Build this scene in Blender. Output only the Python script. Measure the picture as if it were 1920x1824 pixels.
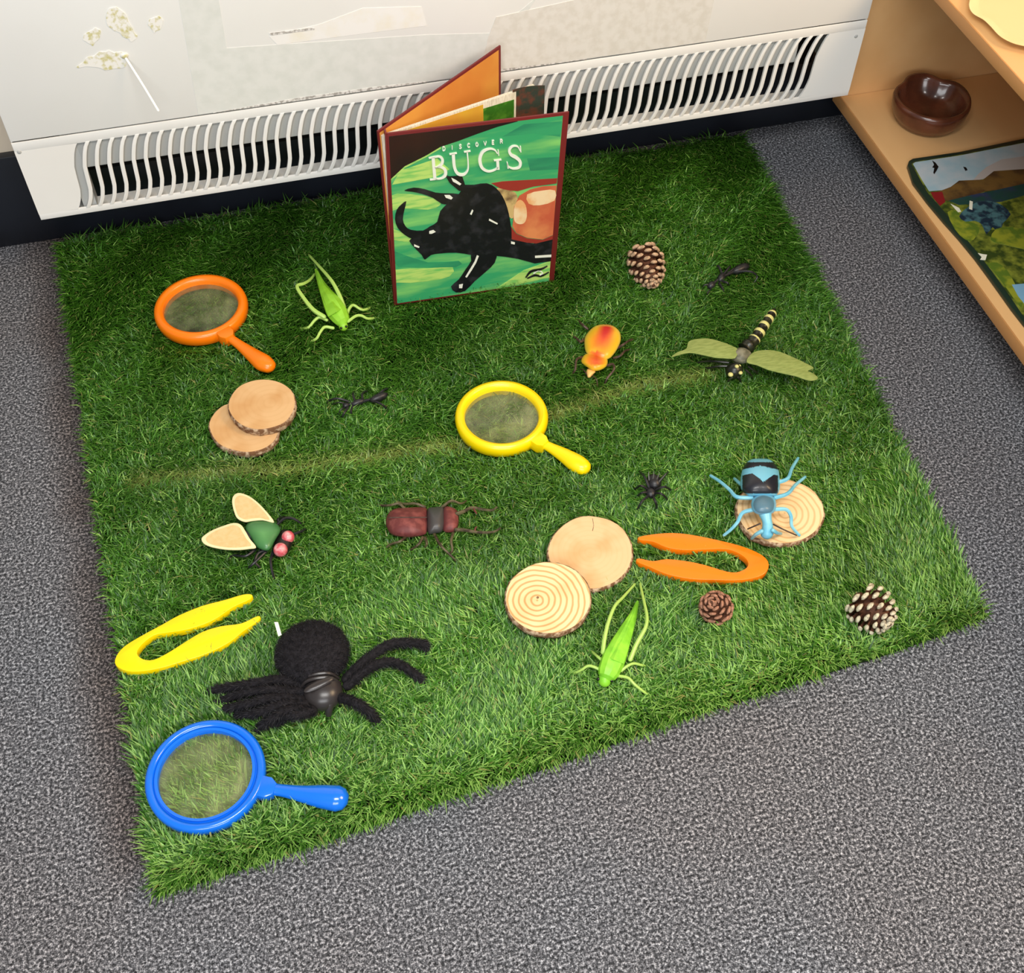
import bpy, math, random
import numpy as np
from mathutils import Vector, Matrix
random.seed(7); rng = np.random.default_rng(11)
sc = bpy.context.scene
col = sc.collection
for o in list(bpy.data.objects): bpy.data.objects.remove(o)

# ------------------------------------------------------------------ camera
FPX = 2200.0; CAMZ = 1.15
R = np.array([[0.96792491, -0.19547789, 0.15782829],
              [-0.25118179, -0.76640759, 0.59120818],
              [0.00539267, -0.61188871, -0.79092548]])      # rows: world axes in camera axes (right, down, forward)
cam = bpy.data.cameras.new('camera'); camo = bpy.data.objects.new('camera', cam); col.objects.link(camo)
cam.sensor_fit = 'HORIZONTAL'; cam.sensor_width = 36; cam.lens = FPX/1920*36; cam.clip_start = .01; cam.clip_end = 50
M = Matrix.Identity(4)
for i in range(3):
    M[i][0] = R[i, 0]; M[i][1] = -R[i, 1]; M[i][2] = -R[i, 2]
M[2][3] = CAMZ
camo.matrix_world = M
sc.camera = camo
sc.view_settings.view_transform = 'Standard'; sc.view_settings.look = 'None'
sc.view_settings.gamma = 1; sc.view_settings.use_curve_mapping = False
sc.view_settings.exposure = 0.0

# ------------------------------------------------------------------ light
w = bpy.data.worlds.new('room_light'); sc.world = w; w.use_nodes = True
w.node_tree.nodes['Background'].inputs[0].default_value = (.93, .96, 1, 1)
w.node_tree.nodes['Background'].inputs[1].default_value = 0.30
def area(name, loc, target, sx, sy, power, color):
    l = bpy.data.lights.new(name, 'AREA'); l.shape = 'RECTANGLE'; l.size = sx; l.size_y = sy; l.energy = power; l.color = color
    o = bpy.data.objects.new(name, l); col.objects.link(o); o.location = loc
    d = Vector(target)-Vector(loc); o.rotation_euler = d.to_track_quat('-Z', 'Y').to_euler(); return o
area('window_daylight', (-0.3, -1.1, 1.35), (0.15, 0.9, 0.25), 1.5, .6, 26, (.96, .98, 1))
area('overhead_light', (0.15, 0.02, 1.85), (0.2, 0.3, 0), 1.1, .35, 27, (1, .985, .95))  # unseen lamp added below ceiling height, to brighten the front of the mat
area('overhead_light', (1.9, 0.1, 1.9), (0.9, 1.2, 0.2), .8, .8, 34, (1, .70, .40))

# ------------------------------------------------------------------ pixel / plane helpers
def lin(c):
    out = []
    for v in c[:3]:
        v = v/255; out.append(v/12.92 if v <= .04045 else ((v+.055)/1.055)**2.4)
    return tuple(out)+(1.,)
def P(px, py, axis, val):
    r = R@np.array([px-960, py-912, FPX]); o = np.array([0, 0, CAMZ]); t = (val-o[axis])/r[axis]
    return o+r*t
def g(px, py, z=0.02): return P(px, py, 2, z)
def mpp(px, py, z=.02):
    return float(np.linalg.norm(g(px-20, py, z)-g(px+20, py, z)))/40
def zz(pts, ox, oy, s): return [(ox+p[0]*s, oy+p[1]*s)+tuple(p[2:]) for p in pts]

# ------------------------------------------------------------------ materials
def mat(name, color, rough=.5, spec=.5, noise=None, bump=None, metal=0, coat=0, trans=0, sss=0):
    m = bpy.data.materials.new(name); m.use_nodes = True; nt = m.node_tree; b = nt.nodes['Principled BSDF']
    b.inputs['Base Color'].default_value = lin(color); b.inputs['Roughness'].default_value = rough
    b.inputs['Specular IOR Level'].default_value = spec; b.inputs['Metallic'].default_value = metal
    b.inputs['Coat Weight'].default_value = coat; b.inputs['Coat Roughness'].default_value = .1
    tc = nt.nodes.new('ShaderNodeTexCoord')
    if noise:
        sc_, c2, lo, hi = noise[:4]
        n = nt.nodes.new('ShaderNodeTexNoise'); n.inputs['Scale'].default_value = sc_; n.inputs['Detail'].default_value = 4
        src = tc.outputs['Object']
        if len(noise) > 4:
            mp = nt.nodes.new('ShaderNodeMapping'); mp.inputs['Scale'].default_value = noise[4]
            nt.links.new(src, mp.inputs[0]); src = mp.outputs[0]
        nt.links.new(src, n.inputs['Vector'])
        r = nt.nodes.new('ShaderNodeValToRGB'); r.color_ramp.elements[0].position = lo; r.color_ramp.elements[1].position = hi
        r.color_ramp.elements[0].color = lin(color); r.color_ramp.elements[1].color = lin(c2)
        nt.links.new(n.outputs['Fac'], r.inputs[0]); nt.links.new(r.outputs[0], b.inputs['Base Color'])
    if bump:
        n = nt.nodes.new('ShaderNodeTexNoise'); n.inputs['Scale'].default_value = bump[0]; n.inputs['Detail'].default_value = 3
        nt.links.new(tc.outputs['Object'], n.inputs['Vector'])
        bp = nt.nodes.new('ShaderNodeBump'); bp.inputs['Strength'].default_value = bump[1]; bp.inputs['Distance'].default_value = bump[2]
        nt.links.new(n.outputs['Fac'], bp.inputs['Height']); nt.links.new(bp.outputs[0], b.inputs['Normal'])
    return m
def vcol(name, rough=.45, spec=.5, coat=0, translucent=0):
    m = bpy.data.materials.new(name); m.use_nodes = True; nt = m.node_tree; b = nt.nodes['Principled BSDF']
    a = nt.nodes.new('ShaderNodeAttribute'); a.attribute_name = 'Col'
    nt.links.new(a.outputs['Color'], b.inputs['Base Color']); b.inputs['Roughness'].default_value = rough
    b.inputs['Specular IOR Level'].default_value = spec; b.inputs['Coat Weight'].default_value = coat
    if translucent:
        t = nt.nodes.new('ShaderNodeBsdfTranslucent'); mx = nt.nodes.new('ShaderNodeMixShader'); mx.inputs[0].default_value = translucent
        nt.links.new(a.outputs['Color'], t.inputs[0]); nt.links.new(b.outputs[0], mx.inputs[1]); nt.links.new(t.outputs[0], mx.inputs[2])
        nt.links.new(mx.outputs[0], nt.nodes['Material Output'].inputs[0])
    return m

# ------------------------------------------------------------------ objects
def tag(o, label=None, cat=None, group=None, kind=None):
    if label: o['label'] = label
    if cat: o['category'] = cat
    if group: o['group'] = group
    if kind: o['kind'] = kind
    return o
def empty(name, loc, label, cat, group=None):
    o = bpy.data.objects.new(name, None); col.objects.link(o); o.location = loc; o.empty_display_size = .02
    return tag(o, label, cat, group)
def wloc(o):
    v = Vector((0, 0, 0))
    while o is not None: v = v+Vector(o.location); o = o.parent
    return v
def smooth(pts, k=6, closed=False):
    pts = [np.array(p, float) for p in pts]; n = len(pts)
    if n < 3: return pts
    out = []
    segs = n if closed else n-1
    for i in range(segs):
        p1, p2 = pts[i], pts[(i+1) % n]
        p0 = pts[i-1] if (i > 0 or closed) else p1*2-p2
        p3 = pts[(i+2) % n] if (closed or i+2 < n) else p2*2-p1
        for j in range(k):
            t = j/k
            out.append(.5*((2*p1)+(-p0+p2)*t+(2*p0-5*p1+4*p2-p3)*t*t+(-p0+3*p1-3*p2+p3)*t**3))
    if not closed: out.append(pts[-1])
    return out
class MB:
    def __init__(s): s.v = []; s.f = []; s.m = []; s.c = []
    def add(s, vs, fs, m=0, cols=None):
        k = len(s.v); s.v += [tuple(map(float, v)) for v in vs]
        s.f += [tuple(i+k for i in f) for f in fs]; s.m += [m]*len(fs)
        s.c += (cols if cols is not None else [(1, 1, 1, 1)]*len(vs))
        return s
    def rings(s, rs, m=0, cap0=True, cap1=True, cols=None):
        n = len(rs[0]); vs = [p for r in rs for p in r]; fs = []
        for i in range(len(rs)-1):
            for j in range(n):
                a = i*n+j; b = i*n+(j+1) % n
                fs.append((a, b, b+n, a+n))
        if cap0: fs.append(tuple(range(n))[::-1])
        if cap1: fs.append(tuple(range((len(rs)-1)*n, len(rs)*n)))
        return s.add(vs, fs, m, cols)
    def box(s, a, b, m=0, bev=0):
        x0, y0, z0 = a; x1, y1, z1 = b
        return s.poly([(x0, y0), (x1, y0), (x1, y1), (x0, y1)], z0, z1, bev, m)
    def poly(s, pts, z0, z1, bev=0.0, m=0, cols=None):
        """closed outline in the ground plane, extruded upwards with rounded rims"""
        p = np.array([(q[0], q[1]) for q in pts], float)
        ar = .5*np.sum(p[:, 0]*np.roll(p[:, 1], -1)-np.roll(p[:, 0], -1)*p[:, 1])
        if ar < 0: p = p[::-1]
        def inset(d):
            if d == 0: return p
            e1 = p-np.roll(p, 1, 0); e2 = np.roll(p, -1, 0)-p
            n1 = np.stack([-e1[:, 1], e1[:, 0]], 1); n2 = np.stack([-e2[:, 1], e2[:, 0]], 1)
            n1 /= np.linalg.norm(n1, axis=1)[:, None]+1e-12; n2 /= np.linalg.norm(n2, axis=1)[:, None]+1e-12
            n = n1+n2; l = np.linalg.norm(n, axis=1)[:, None]+1e-9; n /= l
            c = np.maximum(.5, np.sum(n*n1, 1))[:, None]
            return p+n*d/c
        if bev:
            lv = [(bev, z0), (bev*.3, z0+bev*.3), (0, z0+bev), (0, z1-bev), (bev*.3, z1-bev*.3), (bev, z1)]
        else: lv = [(0, z0), (0, z1)]
        rs = [[(q[0], q[1], z) for q in inset(d)] for d, z in lv]
        return s.rings(rs, m)
    def tube(s, pts, rad, n=8, m=0, k=4, flat=1.0, up=None):
        """pts: world points; rad: radius per point or constant"""
        if not hasattr(rad, '__len__'): rad = [rad]*len(pts)
        q = smooth([tuple(p)+(r,) for p, r in zip(pts, rad)], k)
        P_ = np.array(q)[:, :3]; r_ = np.maximum(np.array(q)[:, 3], 1e-5)
        T = np.gradient(P_, axis=0); T /= np.linalg.norm(T, axis=1)[:, None]+1e-12
        P_ = np.vstack([P_[0]-T[0]*r_[0]*.8, P_[0]-T[0]*r_[0]*.5, P_, P_[-1]+T[-1]*r_[-1]*.5, P_[-1]+T[-1]*r_[-1]*.8])
        r_ = np.concatenate([[r_[0]*.35, r_[0]*.8], r_, [r_[-1]*.8, r_[-1]*.35]])
        T = np.vstack([T[0], T[0], T, T[-1], T[-1]])
        rs = []; U = np.array(up if up is not None else (0, 0, 1.), float)
        for i in range(len(P_)):
            t = T[i]; S = np.cross(t, U)
            if np.linalg.norm(S) < 1e-3: S = np.cross(t, (0, 1, 0.01))
            S /= np.linalg.norm(S); B = np.cross(S, t)
            if up is None: U = B
            rs.append([P_[i]+r_[i]*(S*math.cos(a)+B*flat*math.sin(a)) for a in [2*math.pi*j/n for j in range(n)]])
        return s.rings(rs, m)
    def ball(s, c, r, m=0, n=16, rows=10, rot=None, colf=None):
        if not hasattr(r, '__len__'): r = (r, r, r)
        rs = []; cols = []
        for i in range(rows+1):
            th = math.pi*(i/rows); th = min(max(th, .06), math.pi-.06)
            ring = []
            for j in range(n):
                a = 2*math.pi*j/n
                u = np.array((math.sin(th)*math.cos(a), math.sin(th)*math.sin(a), -math.cos(th)))
                d = u*np.array(r)
                if rot is not None: d = rot@d
                ring.append(np.array(c)+d)
                cols.append(lin(colf(u)) if colf else (1, 1, 1, 1))
            rs.append(ring)
        return s.rings(rs, m, cols=cols)
    def dome(s, outline, z0, h, m=0, rows=7, k=4, colf=None, under=.5, pw=.5, sm=True):
        """outline in photo pixels at height z0, swelling up by h; colf(px,py,t)->rgb255"""
        o = np.array(smooth(outline, k, True) if sm else outline)[:, :2]; c = o.mean(0); rs = []; cols = []
        lv = [(.55, -under), (.85, -under*.8)]+[(math.cos(i/rows*math.pi/2)*(1 if i < rows else 1)+(.02 if i == rows else 0), None) for i in range(rows+1)]
        for t, q in lv:
            z = z0+(h*q if q is not None else h*(max(0, 1-t*t))**pw)
            ring = []
            for p in o:
                pp = c+(p-c)*t; ring.append(g(pp[0], pp[1], z))
                cols.append(lin(colf(pp[0], pp[1], t)) if colf else (1, 1, 1, 1))
            rs.append(ring)
        return s.rings(rs, m, cols=cols)
    def lathe(s, c, prof, n=48, m=0, closed=False, wob=None):
        rs = [[(c[0]+r*(wob(a) if wob else 1)*math.cos(a), c[1]+r*(wob(a) if wob else 1)*math.sin(a), c[2]+z) for a in [2*math.pi*j/n for j in range(n)]] for r, z in prof]
        if closed: rs.append(rs[0])
        return s.rings(rs, m, cap0=not closed and prof[0][0] > 0, cap1=not closed and prof[-1][0] > 0)
    def build(s, name, mats, parent=None, sharp=40, label=None):
        me = bpy.data.meshes.new(name); off = wloc(parent) if parent else Vector((0, 0, 0))
        base = Vector((0, 0, 0))
        me.from_pydata([(v[0]-off.x, v[1]-off.y, v[2]-off.z) for v in s.v], [], s.f)
        for mm in (mats if isinstance(mats, (list, tuple)) else [mats]): me.materials.append(mm)
        me.polygons.foreach_set('material_index', s.m)
        a = me.color_attributes.new('Col', 'FLOAT_COLOR', 'POINT'); a.data.foreach_set('color', np.array(s.c, 'f').ravel())
        me.polygons.foreach_set('use_smooth', [True]*len(s.f))
        import bmesh
        bm = bmesh.new(); bm.from_mesh(me); bmesh.ops.recalc_face_normals(bm, faces=bm.faces); bm.to_mesh(me); bm.free()
        me.set_sharp_from_angle(angle=math.radians(sharp)); me.update()
        o = bpy.data.objects.new(name, me); col.objects.link(o)
        if parent: o.parent = parent
        if label: o['label'] = label
        return o
def PP(pts, zdef=.02):                     # pixel path (px,py[,z]) to world points
    return [g(p[0], p[1], p[2] if len(p) > 2 else zdef) for p in pts]

PRESS = []     # turf pressed down: (x, y, radius, factor)
def press(px, py, rpx, f=.4, z=.015):
    c = g(px, py, z); PRESS.append((c[0], c[1], rpx*mpp(px, py), f))
def press_w(x, y, r, f=.4): PRESS.append((x, y, r, f))

# ------------------------------------------------------------------ floor and wall
YW = 1.4725
def carpet_mat():
    m = bpy.data.materials.new('carpet'); m.use_nodes = True; nt = m.node_tree; b = nt.nodes['Principled BSDF']; L = nt.links.new
    tc = nt.nodes.new('ShaderNodeTexCoord')
    n1 = nt.nodes.new('ShaderNodeTexNoise'); n1.inputs['Scale'].default_value = 320; n1.inputs['Detail'].default_value = 3; n1.inputs['Roughness'].default_value = .7
    n2 = nt.nodes.new('ShaderNodeTexNoise'); n2.inputs['Scale'].default_value = 700; n2.inputs['Detail'].default_value = 2
    for n in (n1, n2): L(tc.outputs['Object'], n.inputs['Vector'])
    r = nt.nodes.new('ShaderNodeValToRGB'); e = r.color_ramp.elements
    e[0].position = .36; e[0].color = lin((38, 40, 43)); e[1].position = .68; e[1].color = lin((196, 200, 208))
    k = r.color_ramp.elements.new(.5); k.color = lin((92, 95, 101))
    L(n1.outputs['Fac'], r.inputs[0])
    r2 = nt.nodes.new('ShaderNodeValToRGB'); r2.color_ramp.elements[0].position = .4; r2.color_ramp.elements[0].color = (.55, .55, .56, 1); r2.color_ramp.elements[1].position = .62; r2.color_ramp.elements[1].color = (1.25, 1.25, 1.25, 1)
    L(n2.outputs['Fac'], r2.inputs[0])
    mx = nt.nodes.new('ShaderNodeMix'); mx.data_type = 'RGBA'; mx.blend_type = 'MULTIPLY'; mx.inputs[0].default_value = 1
    L(r.outputs[0], mx.inputs[6]); L(r2.outputs[0], mx.inputs[7])
    # trodden-in brown dirt, large soft patches
    n3 = nt.nodes.new('ShaderNodeTexNoise'); n3.inputs['Scale'].default_value = 3.2; L(tc.outputs['Object'], n3.inputs['Vector'])
    r3 = nt.nodes.new('ShaderNodeValToRGB'); r3.color_ramp.elements[0].position = .35; r3.color_ramp.elements[0].color = (1.02, .96, .92, 1); r3.color_ramp.elements[1].position = .65; r3.color_ramp.elements[1].color = (1, 1, 1, 1)
    L(n3.outputs['Fac'], r3.inputs[0])
    m2 = nt.nodes.new('ShaderNodeMix'); m2.data_type = 'RGBA'; m2.blend_type = 'MULTIPLY'; m2.inputs[0].default_value = 1
    L(mx.outputs[2], m2.inputs[6]); L(r3.outputs[0], m2.inputs[7])
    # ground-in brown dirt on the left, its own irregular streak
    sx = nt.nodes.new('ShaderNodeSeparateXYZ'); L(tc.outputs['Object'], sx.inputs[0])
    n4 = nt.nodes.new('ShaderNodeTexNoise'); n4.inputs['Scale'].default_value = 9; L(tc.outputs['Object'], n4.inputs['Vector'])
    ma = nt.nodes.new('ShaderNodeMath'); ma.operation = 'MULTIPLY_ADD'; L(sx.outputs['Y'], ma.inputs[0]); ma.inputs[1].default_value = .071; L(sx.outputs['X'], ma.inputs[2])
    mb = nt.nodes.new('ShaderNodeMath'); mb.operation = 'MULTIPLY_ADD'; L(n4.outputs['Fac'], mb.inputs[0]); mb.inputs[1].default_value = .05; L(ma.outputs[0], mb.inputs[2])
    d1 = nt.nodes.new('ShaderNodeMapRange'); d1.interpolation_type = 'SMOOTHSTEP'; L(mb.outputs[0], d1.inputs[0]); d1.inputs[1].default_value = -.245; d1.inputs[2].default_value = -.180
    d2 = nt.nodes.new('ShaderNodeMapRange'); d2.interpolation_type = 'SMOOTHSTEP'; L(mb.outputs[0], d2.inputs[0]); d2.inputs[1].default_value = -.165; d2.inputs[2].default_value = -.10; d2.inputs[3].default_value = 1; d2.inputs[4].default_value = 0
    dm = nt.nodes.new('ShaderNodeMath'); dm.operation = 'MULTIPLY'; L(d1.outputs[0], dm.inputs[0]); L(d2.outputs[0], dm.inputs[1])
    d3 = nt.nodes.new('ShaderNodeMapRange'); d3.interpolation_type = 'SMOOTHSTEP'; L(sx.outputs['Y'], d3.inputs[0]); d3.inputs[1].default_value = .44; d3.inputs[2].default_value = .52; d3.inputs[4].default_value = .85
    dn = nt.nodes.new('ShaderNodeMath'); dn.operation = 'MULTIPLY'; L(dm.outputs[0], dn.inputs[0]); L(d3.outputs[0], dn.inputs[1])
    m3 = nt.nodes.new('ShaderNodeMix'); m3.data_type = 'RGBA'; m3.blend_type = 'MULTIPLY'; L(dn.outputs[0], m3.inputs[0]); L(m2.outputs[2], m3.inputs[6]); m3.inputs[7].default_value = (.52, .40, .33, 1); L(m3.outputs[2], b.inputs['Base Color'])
    b.inputs['Roughness'].default_value = .95; b.inputs['Specular IOR Level'].default_value = .15
    bp = nt.nodes.new('ShaderNodeBump'); bp.inputs['Strength'].default_value = .55; bp.inputs['Distance'].default_value = .003
    L(n1.outputs['Fac'], bp.inputs['Height']); L(bp.outputs[0], b.inputs['Normal'])
    return m
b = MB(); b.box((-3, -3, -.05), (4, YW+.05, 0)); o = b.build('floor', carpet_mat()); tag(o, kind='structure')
m_wall = mat('wall_paint', (214, 200, 180), .7, .3, noise=(3, (206, 190, 168), .4, .6))
b = MB(); b.box((-3, YW+.014, 0), (4, YW+.12, 2.5)); o = b.build('wall_back', m_wall); tag(o, kind='structure')
m_skirt = mat('dark_skirting', (30, 34, 42), .35, .5, noise=(6, (22, 24, 30), .4, .6))
b = MB(); b.box((-3, YW, 0), (4, YW+.014, .149), bev=.002); o = b.build('baseboard_back', m_skirt); tag(o, kind='structure')

# ------------------------------------------------------------------ heater cover
YR = 1.3525; X0 = -.291; X1 = .873
m_white = mat('heater_white_enamel', (240, 240, 236), .42, .45, noise=(5, (235, 234, 229), .35, .7))
m_grey = mat('heater_element_grey', (182, 183, 180), .5, .4)
m_dark = mat('heater_inside_shade', (8, 8, 9), .7, .2)
rad = empty('heater_cover', (.29, YR, .128), 'long white wall heater cover with a curved slot grille above the turf', 'heater cover')
def plate(mb, pts, y0, y1, m=0, bev=0.0):
    """outline in (x,z), extruded along y (y0 is the front)"""
    t = MB(); t.poly(pts, 0, y1-y0, bev)
    mb.add([(v[0], y1-v[2], v[1]) for v in t.v], t.f, m, t.c); return mb
b = MB(); plate(b, [(X0, .2505), (X1, .2505), (X1, .66), (X0, .66)], YR, YR+.012, bev=.0015); fp = b.build('front_panel', m_white, rad)
def S(z):                                   # the drawn-out S of the slots: x shift against height
    zs = [.130, .137, .1445, .153, .166, .186, .2015, .220, .229, .2365, .243]; xs = [-.018, -.0115, -.0075, -.0040, -.0012, 0, .0012, .0062, .0098, .0145, .020]
    return float(np.interp(z, zs, xs))
ZS = list(np.linspace(.1365, .2365, 15))
b = MB()
PIT = 1.038/67; SW = .0102
xl = -.2283
plate(b, [(X0, .128), (X1, .128), (X1, .1375), (X0, .1375)], YR, YR+.003, bev=.0008)
plate(b, [(X0, .2355), (X1, .2355), (X1, .2485), (X0, .2485)], YR, YR+.003, bev=.0008)
plate(b, [(X0, .137)]+[(xl+S(z), z) for z in ZS]+[(X0, .236)], YR, YR+.003)
xr = xl+67*PIT-(PIT-SW)
plate(b, [(X1, .137), (X1, .236)]+[(xr+S(z), z) for z in ZS[::-1]], YR, YR+.003)
for i in range(1, 67):
    x = xl+i*PIT-(PIT-SW)
    pts = [(x+S(z), z) for z in ZS]+[(x+(PIT-SW)+S(z), z) for z in ZS[::-1]]
    plate(b, pts, YR-.0006, YR+.0034, bev=.0005)
b.build('grille', m_white, rad)
b = MB(); b.box((X0, YR+.003, .1285), (X1, YR+.03, .130)); b.build('bottom_lip', m_white, rad)
b = MB(); b.box((X0, YR+.003, .1285), (X0+.0015, YW+.013, .66)); b.build('side_panel', m_white, rad)
b = MB(); b.box((X1-.0015, YR+.003, .1285), (X1, YW+.013, .66)); b.build('side_panel', m_white, rad)
b = MB(); b.box((X0, YR, .66), (X1, YW+.013, .672), bev=.002); b.build('top_panel', m_white, rad)
b = MB(); b.box((X0+.075, YR+.0055, .194), (.776, YR+.085, .62), bev=.002); b.build('heating_element', m_grey, rad)
b = MB(); b.box((X0+.058, YR+.006, .13), (X0+.075, YR+.03, .25)); b.build('end_bracket', m_grey, rad)
b = MB(); b.box((X0+.02, YR+.09, .13), (X1-.02, YR+.095, .65)); b.build('shade_plate', m_dark, rad)  # added black sheet standing in for the shade inside the cover
for sx in ((36, 285), (1605, 68)):
    c = P(sx[0], sx[1], 1, YR); b = MB(); b.ball((c[0], YR, c[2]), (.0028, .0012, .0028)); b.build('screw', m_grey, rad)
# tape ghosts and glue left on the front panel
def panel_decal(name, px, mm, th=.0003, k=1):
    q = [P(p[0], p[1], 1, YR) for p in px]; q = [(v[0], max(.2515, v[2])) for v in q]
    if k > 1: q = [tuple(v) for v in smooth(q, k, True)]
    b = MB(); plate(b, q, YR-th, YR); return b.build(name, mm, fp)
m_tape = mat('old_tape_grey', (224, 226, 221), .5, .4, noise=(60, (216, 219, 213), .4, .65))
m_tape2 = mat('old_tape_warm', (224, 221, 213), .5, .4, noise=(80, (215, 211, 201), .42, .62))
m_crm = mat('old_tape_cream', (239, 238, 234), .5, .4, noise=(40, (236, 232, 218), .45, .7))
m_mark = mat('scuff_mark', (168, 164, 158), .7, .2, noise=(200, (226, 224, 219), .42, .55))
panel_decal('tape_residue', [(325, -60), (400, -60), (425, 90), (800, 65), (925, 62), (1000, 0), (1005, -40), (1030, -40), (915, 135), (740, 166), (520, 196), (372, 215)], m_tape)
panel_decal('tape_residue', [(930, 32), (1130, -12), (1345, -30), (1322, 78), (1180, 100), (1000, 122), (900, 134), (915, 70)], m_tape2, .0005)
panel_decal('tape_residue', [(505, 68), (600, 45), (680, 15), (790, 12), (800, 48), (640, 68), (520, 84)], m_crm, .00035)
panel_decal('scuff', [(505, 62), (590, 51), (590, 55), (508, 66)], m_mark, .0008)
panel_decal('scuff', [(930, 131), (1100, 112), (1100, 115), (1070, 122), (1000, 134), (930, 139)], m_mark, .0008)
panel_decal('scuff', [(400, 211), (560, 183), (700, 163), (800, 152), (800, 158), (700, 172), (560, 190), (400, 215)], m_mark, .0008)
m_glue = mat('dried_glue', (238, 237, 231), .4, .5, noise=(130, (204, 198, 142), .47, .62))
def ragged(px, amp=3, k=3):
    r = random.Random(5); q = smooth(px, k, True); return [(p[0]+r.uniform(-amp, amp), p[1]+r.uniform(-amp, amp)) for p in q]
panel_decal('glue_stain', ragged([(143, 124), (165, 108), (190, 98), (215, 96), (240, 108), (233, 122), (205, 128), (175, 127)]), m_glue, .0008, 2)
panel_decal('glue_stain', ragged([(203, 15), (222, 14), (240, 40), (255, 62), (252, 76), (238, 70), (218, 55), (203, 50)]), m_glue, .0008, 2)
panel_decal('glue_stain', ragged([(160, 62), (180, 52), (188, 66), (175, 84), (160, 78)], 2), m_glue, .0008, 2)
panel_decal('glue_stain', ragged([(283, 34), (300, 30), (303, 50), (290, 60), (280, 50)], 2), m_glue, .0008, 2)
p0 = P(233, 104, 1, YR); p1 = P(297, 207, 1, YR-.045)
rt = empty('plastic_strip', p0, 'thin white plastic strip sticking out of the glue stains on the heater cover', 'plastic strip')
b = MB(); b.tube([p0, (p0*.5+p1*.5)+np.array([0, 0, .002]), p1], .0014, 6, flat=.5); b.build('strip', mat('strip_white', (248, 248, 244), .35), rt)
b = MB(); b.ball(p0, (.005, .003, .004)); b.build('putty_blob', m_glue, rt, label='yellowed putty')

# ------------------------------------------------------------------ shelf unit
m_beech = mat('beech_laminate', (230, 186, 130), .42, .4, noise=(14, (222, 175, 118), .35, .7, (1, .12, 1)))
m_beech2 = mat('beech_edge', (202, 148, 92), .45, .4, noise=(14, (190, 136, 82), .35, .7, (1, .1, 1)))
XS = .9
shelf = empty('bookshelf', (1.1, .85, 0), 'low open beech bookshelf at the right beside the heater cover', 'bookshelf')
def board(name, a, bb, edge=True):
    b = MB(); b.box(a, bb, bev=.0012)
    return b.build(name, [m_beech], shelf)
bs_ = board('bottom_shelf', (XS+.002, .268, .062), (1.33, 1.4155, .080))
b = MB(); b.box((XS, .25, .0615), (XS+.002, 1.434, .0805), bev=.0006); b.build('edge_strip', m_beech2, bs_)
us_ = board('upper_shelf', (XS+.002, .268, .329), (1.33, 1.416, .3445))
b = MB(); b.box((XS, .268, .3285), (XS+.002, 1.416, .345), bev=.0006); b.build('edge_strip', m_beech2, us_)
board('end_panel', (XS+.002, 1.416, .0625), (1.33, 1.434, .62))
board('end_panel', (XS+.002, .25, .0625), (1.33, .268, .62))
b = MB(); b.box((XS+.09, .252, 0), (XS+.106, 1.43, .062)); b.build('plinth', m_beech2, shelf)
b = MB(); b.box((1.33, .25, 0), (1.336, 1.434, .62)); b.build('back_panel', m_beech2, shelf)

# bowl
m_bowl = mat('glazed_brown', (100, 54, 36), .26, .5, noise=(25, (70, 36, 24), .4, .65), coat=.35)
bc = (1.003, 1.331, .0805)
b = MB()
def lobe(a): return 1.09-.13*math.exp(-((a-2.15)/.3)**2)-.19*math.exp(-((a-.85)/.3)**2)-.04*math.cos(2*a+.5)
b.lathe(bc, [(.001, .0), (.034, .0), (.046, .004), (.053, .018), (.055, .034), (.0535, .040), (.050, .040), (.046, .033), (.042, .018), (.030, .009), (.001, .007)], n=56, wob=lobe)
o = b.build('bowl', m_bowl, sharp=80); tag(o, 'glossy dark brown wavy bowl on the bottom shelf of the bookshelf', 'bowl')

# picture board on the bottom shelf
TZ = .0805
def th(pts, z): return [tuple(g(p[0], p[1], z)[:2]) for p in pts]
tp = lambda pts: zz(pts, 1660, 240, .19742)
tray = empty('picture_board', (1.07, 1.0, TZ), 'painted landscape picture board with dark green rim lying on the bottom shelf', 'picture board')
rimpx = tp([(212, 350), (225, 310), (262, 288), (700, 225), (1317, 98)])
leftpx = tp([(1317, 1850), (1200, 1700), (1000, 1420), (860, 1230), (700, 1035), (560, 880), (400, 690), (265, 510)])
out = th(rimpx, TZ+.006)+[(1.27, 1.243), (1.27, .74), (.935, .74)]+th(leftpx, TZ+.006)
m_rim = mat('dark_green_rim', (22, 44, 34), .35)
b = MB(); b.poly(out, TZ, TZ+.006, .001); b.build('board', m_rim, tray)
inn = th(tp([(250, 340), (280, 318), (700, 255), (1317, 135)]), TZ+.0065)+[(1.262, 1.236), (1.262, .75), (.945, .75)]+th(tp([(1317, 1790), (1160, 1560), (1000, 1340), (880, 1185), (700, 965), (560, 790), (400, 610)]), TZ+.0065)
m_fol = mat('painted_foliage', (48, 66, 26), .3, .5, noise=(70, (128, 138, 50), .4, .64))
mats_t = [m_fol, mat('painted_sky', (150, 178, 190), .3, noise=(25, (176, 186, 192), .4, .6)), mat('painted_hill', (70, 52, 34), .3, noise=(40, (110, 84, 44), .4, .6)),
          mat('painted_lake', (44, 56, 84), .3, noise=(50, (30, 66, 60), .4, .6)), mat('painted_creature', (70, 110, 116), .3, noise=(90, (24, 44, 60), .42, .58)),
          mat('painted_black', (12, 14, 16), .3), mat('painted_white', (226, 226, 206), .3), mat('painted_red', (126, 30, 34), .3), mat('painted_cloud', (176, 170, 166), .3),
          mat('painted_yellow_green', (138, 146, 44), .3, noise=(70, (84, 110, 36), .4, .6)), mat('painted_water', (120, 166, 196), .3)]
b = MB(); b.poly(inn, TZ+.006, TZ+.0065, 0, 0)
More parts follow.
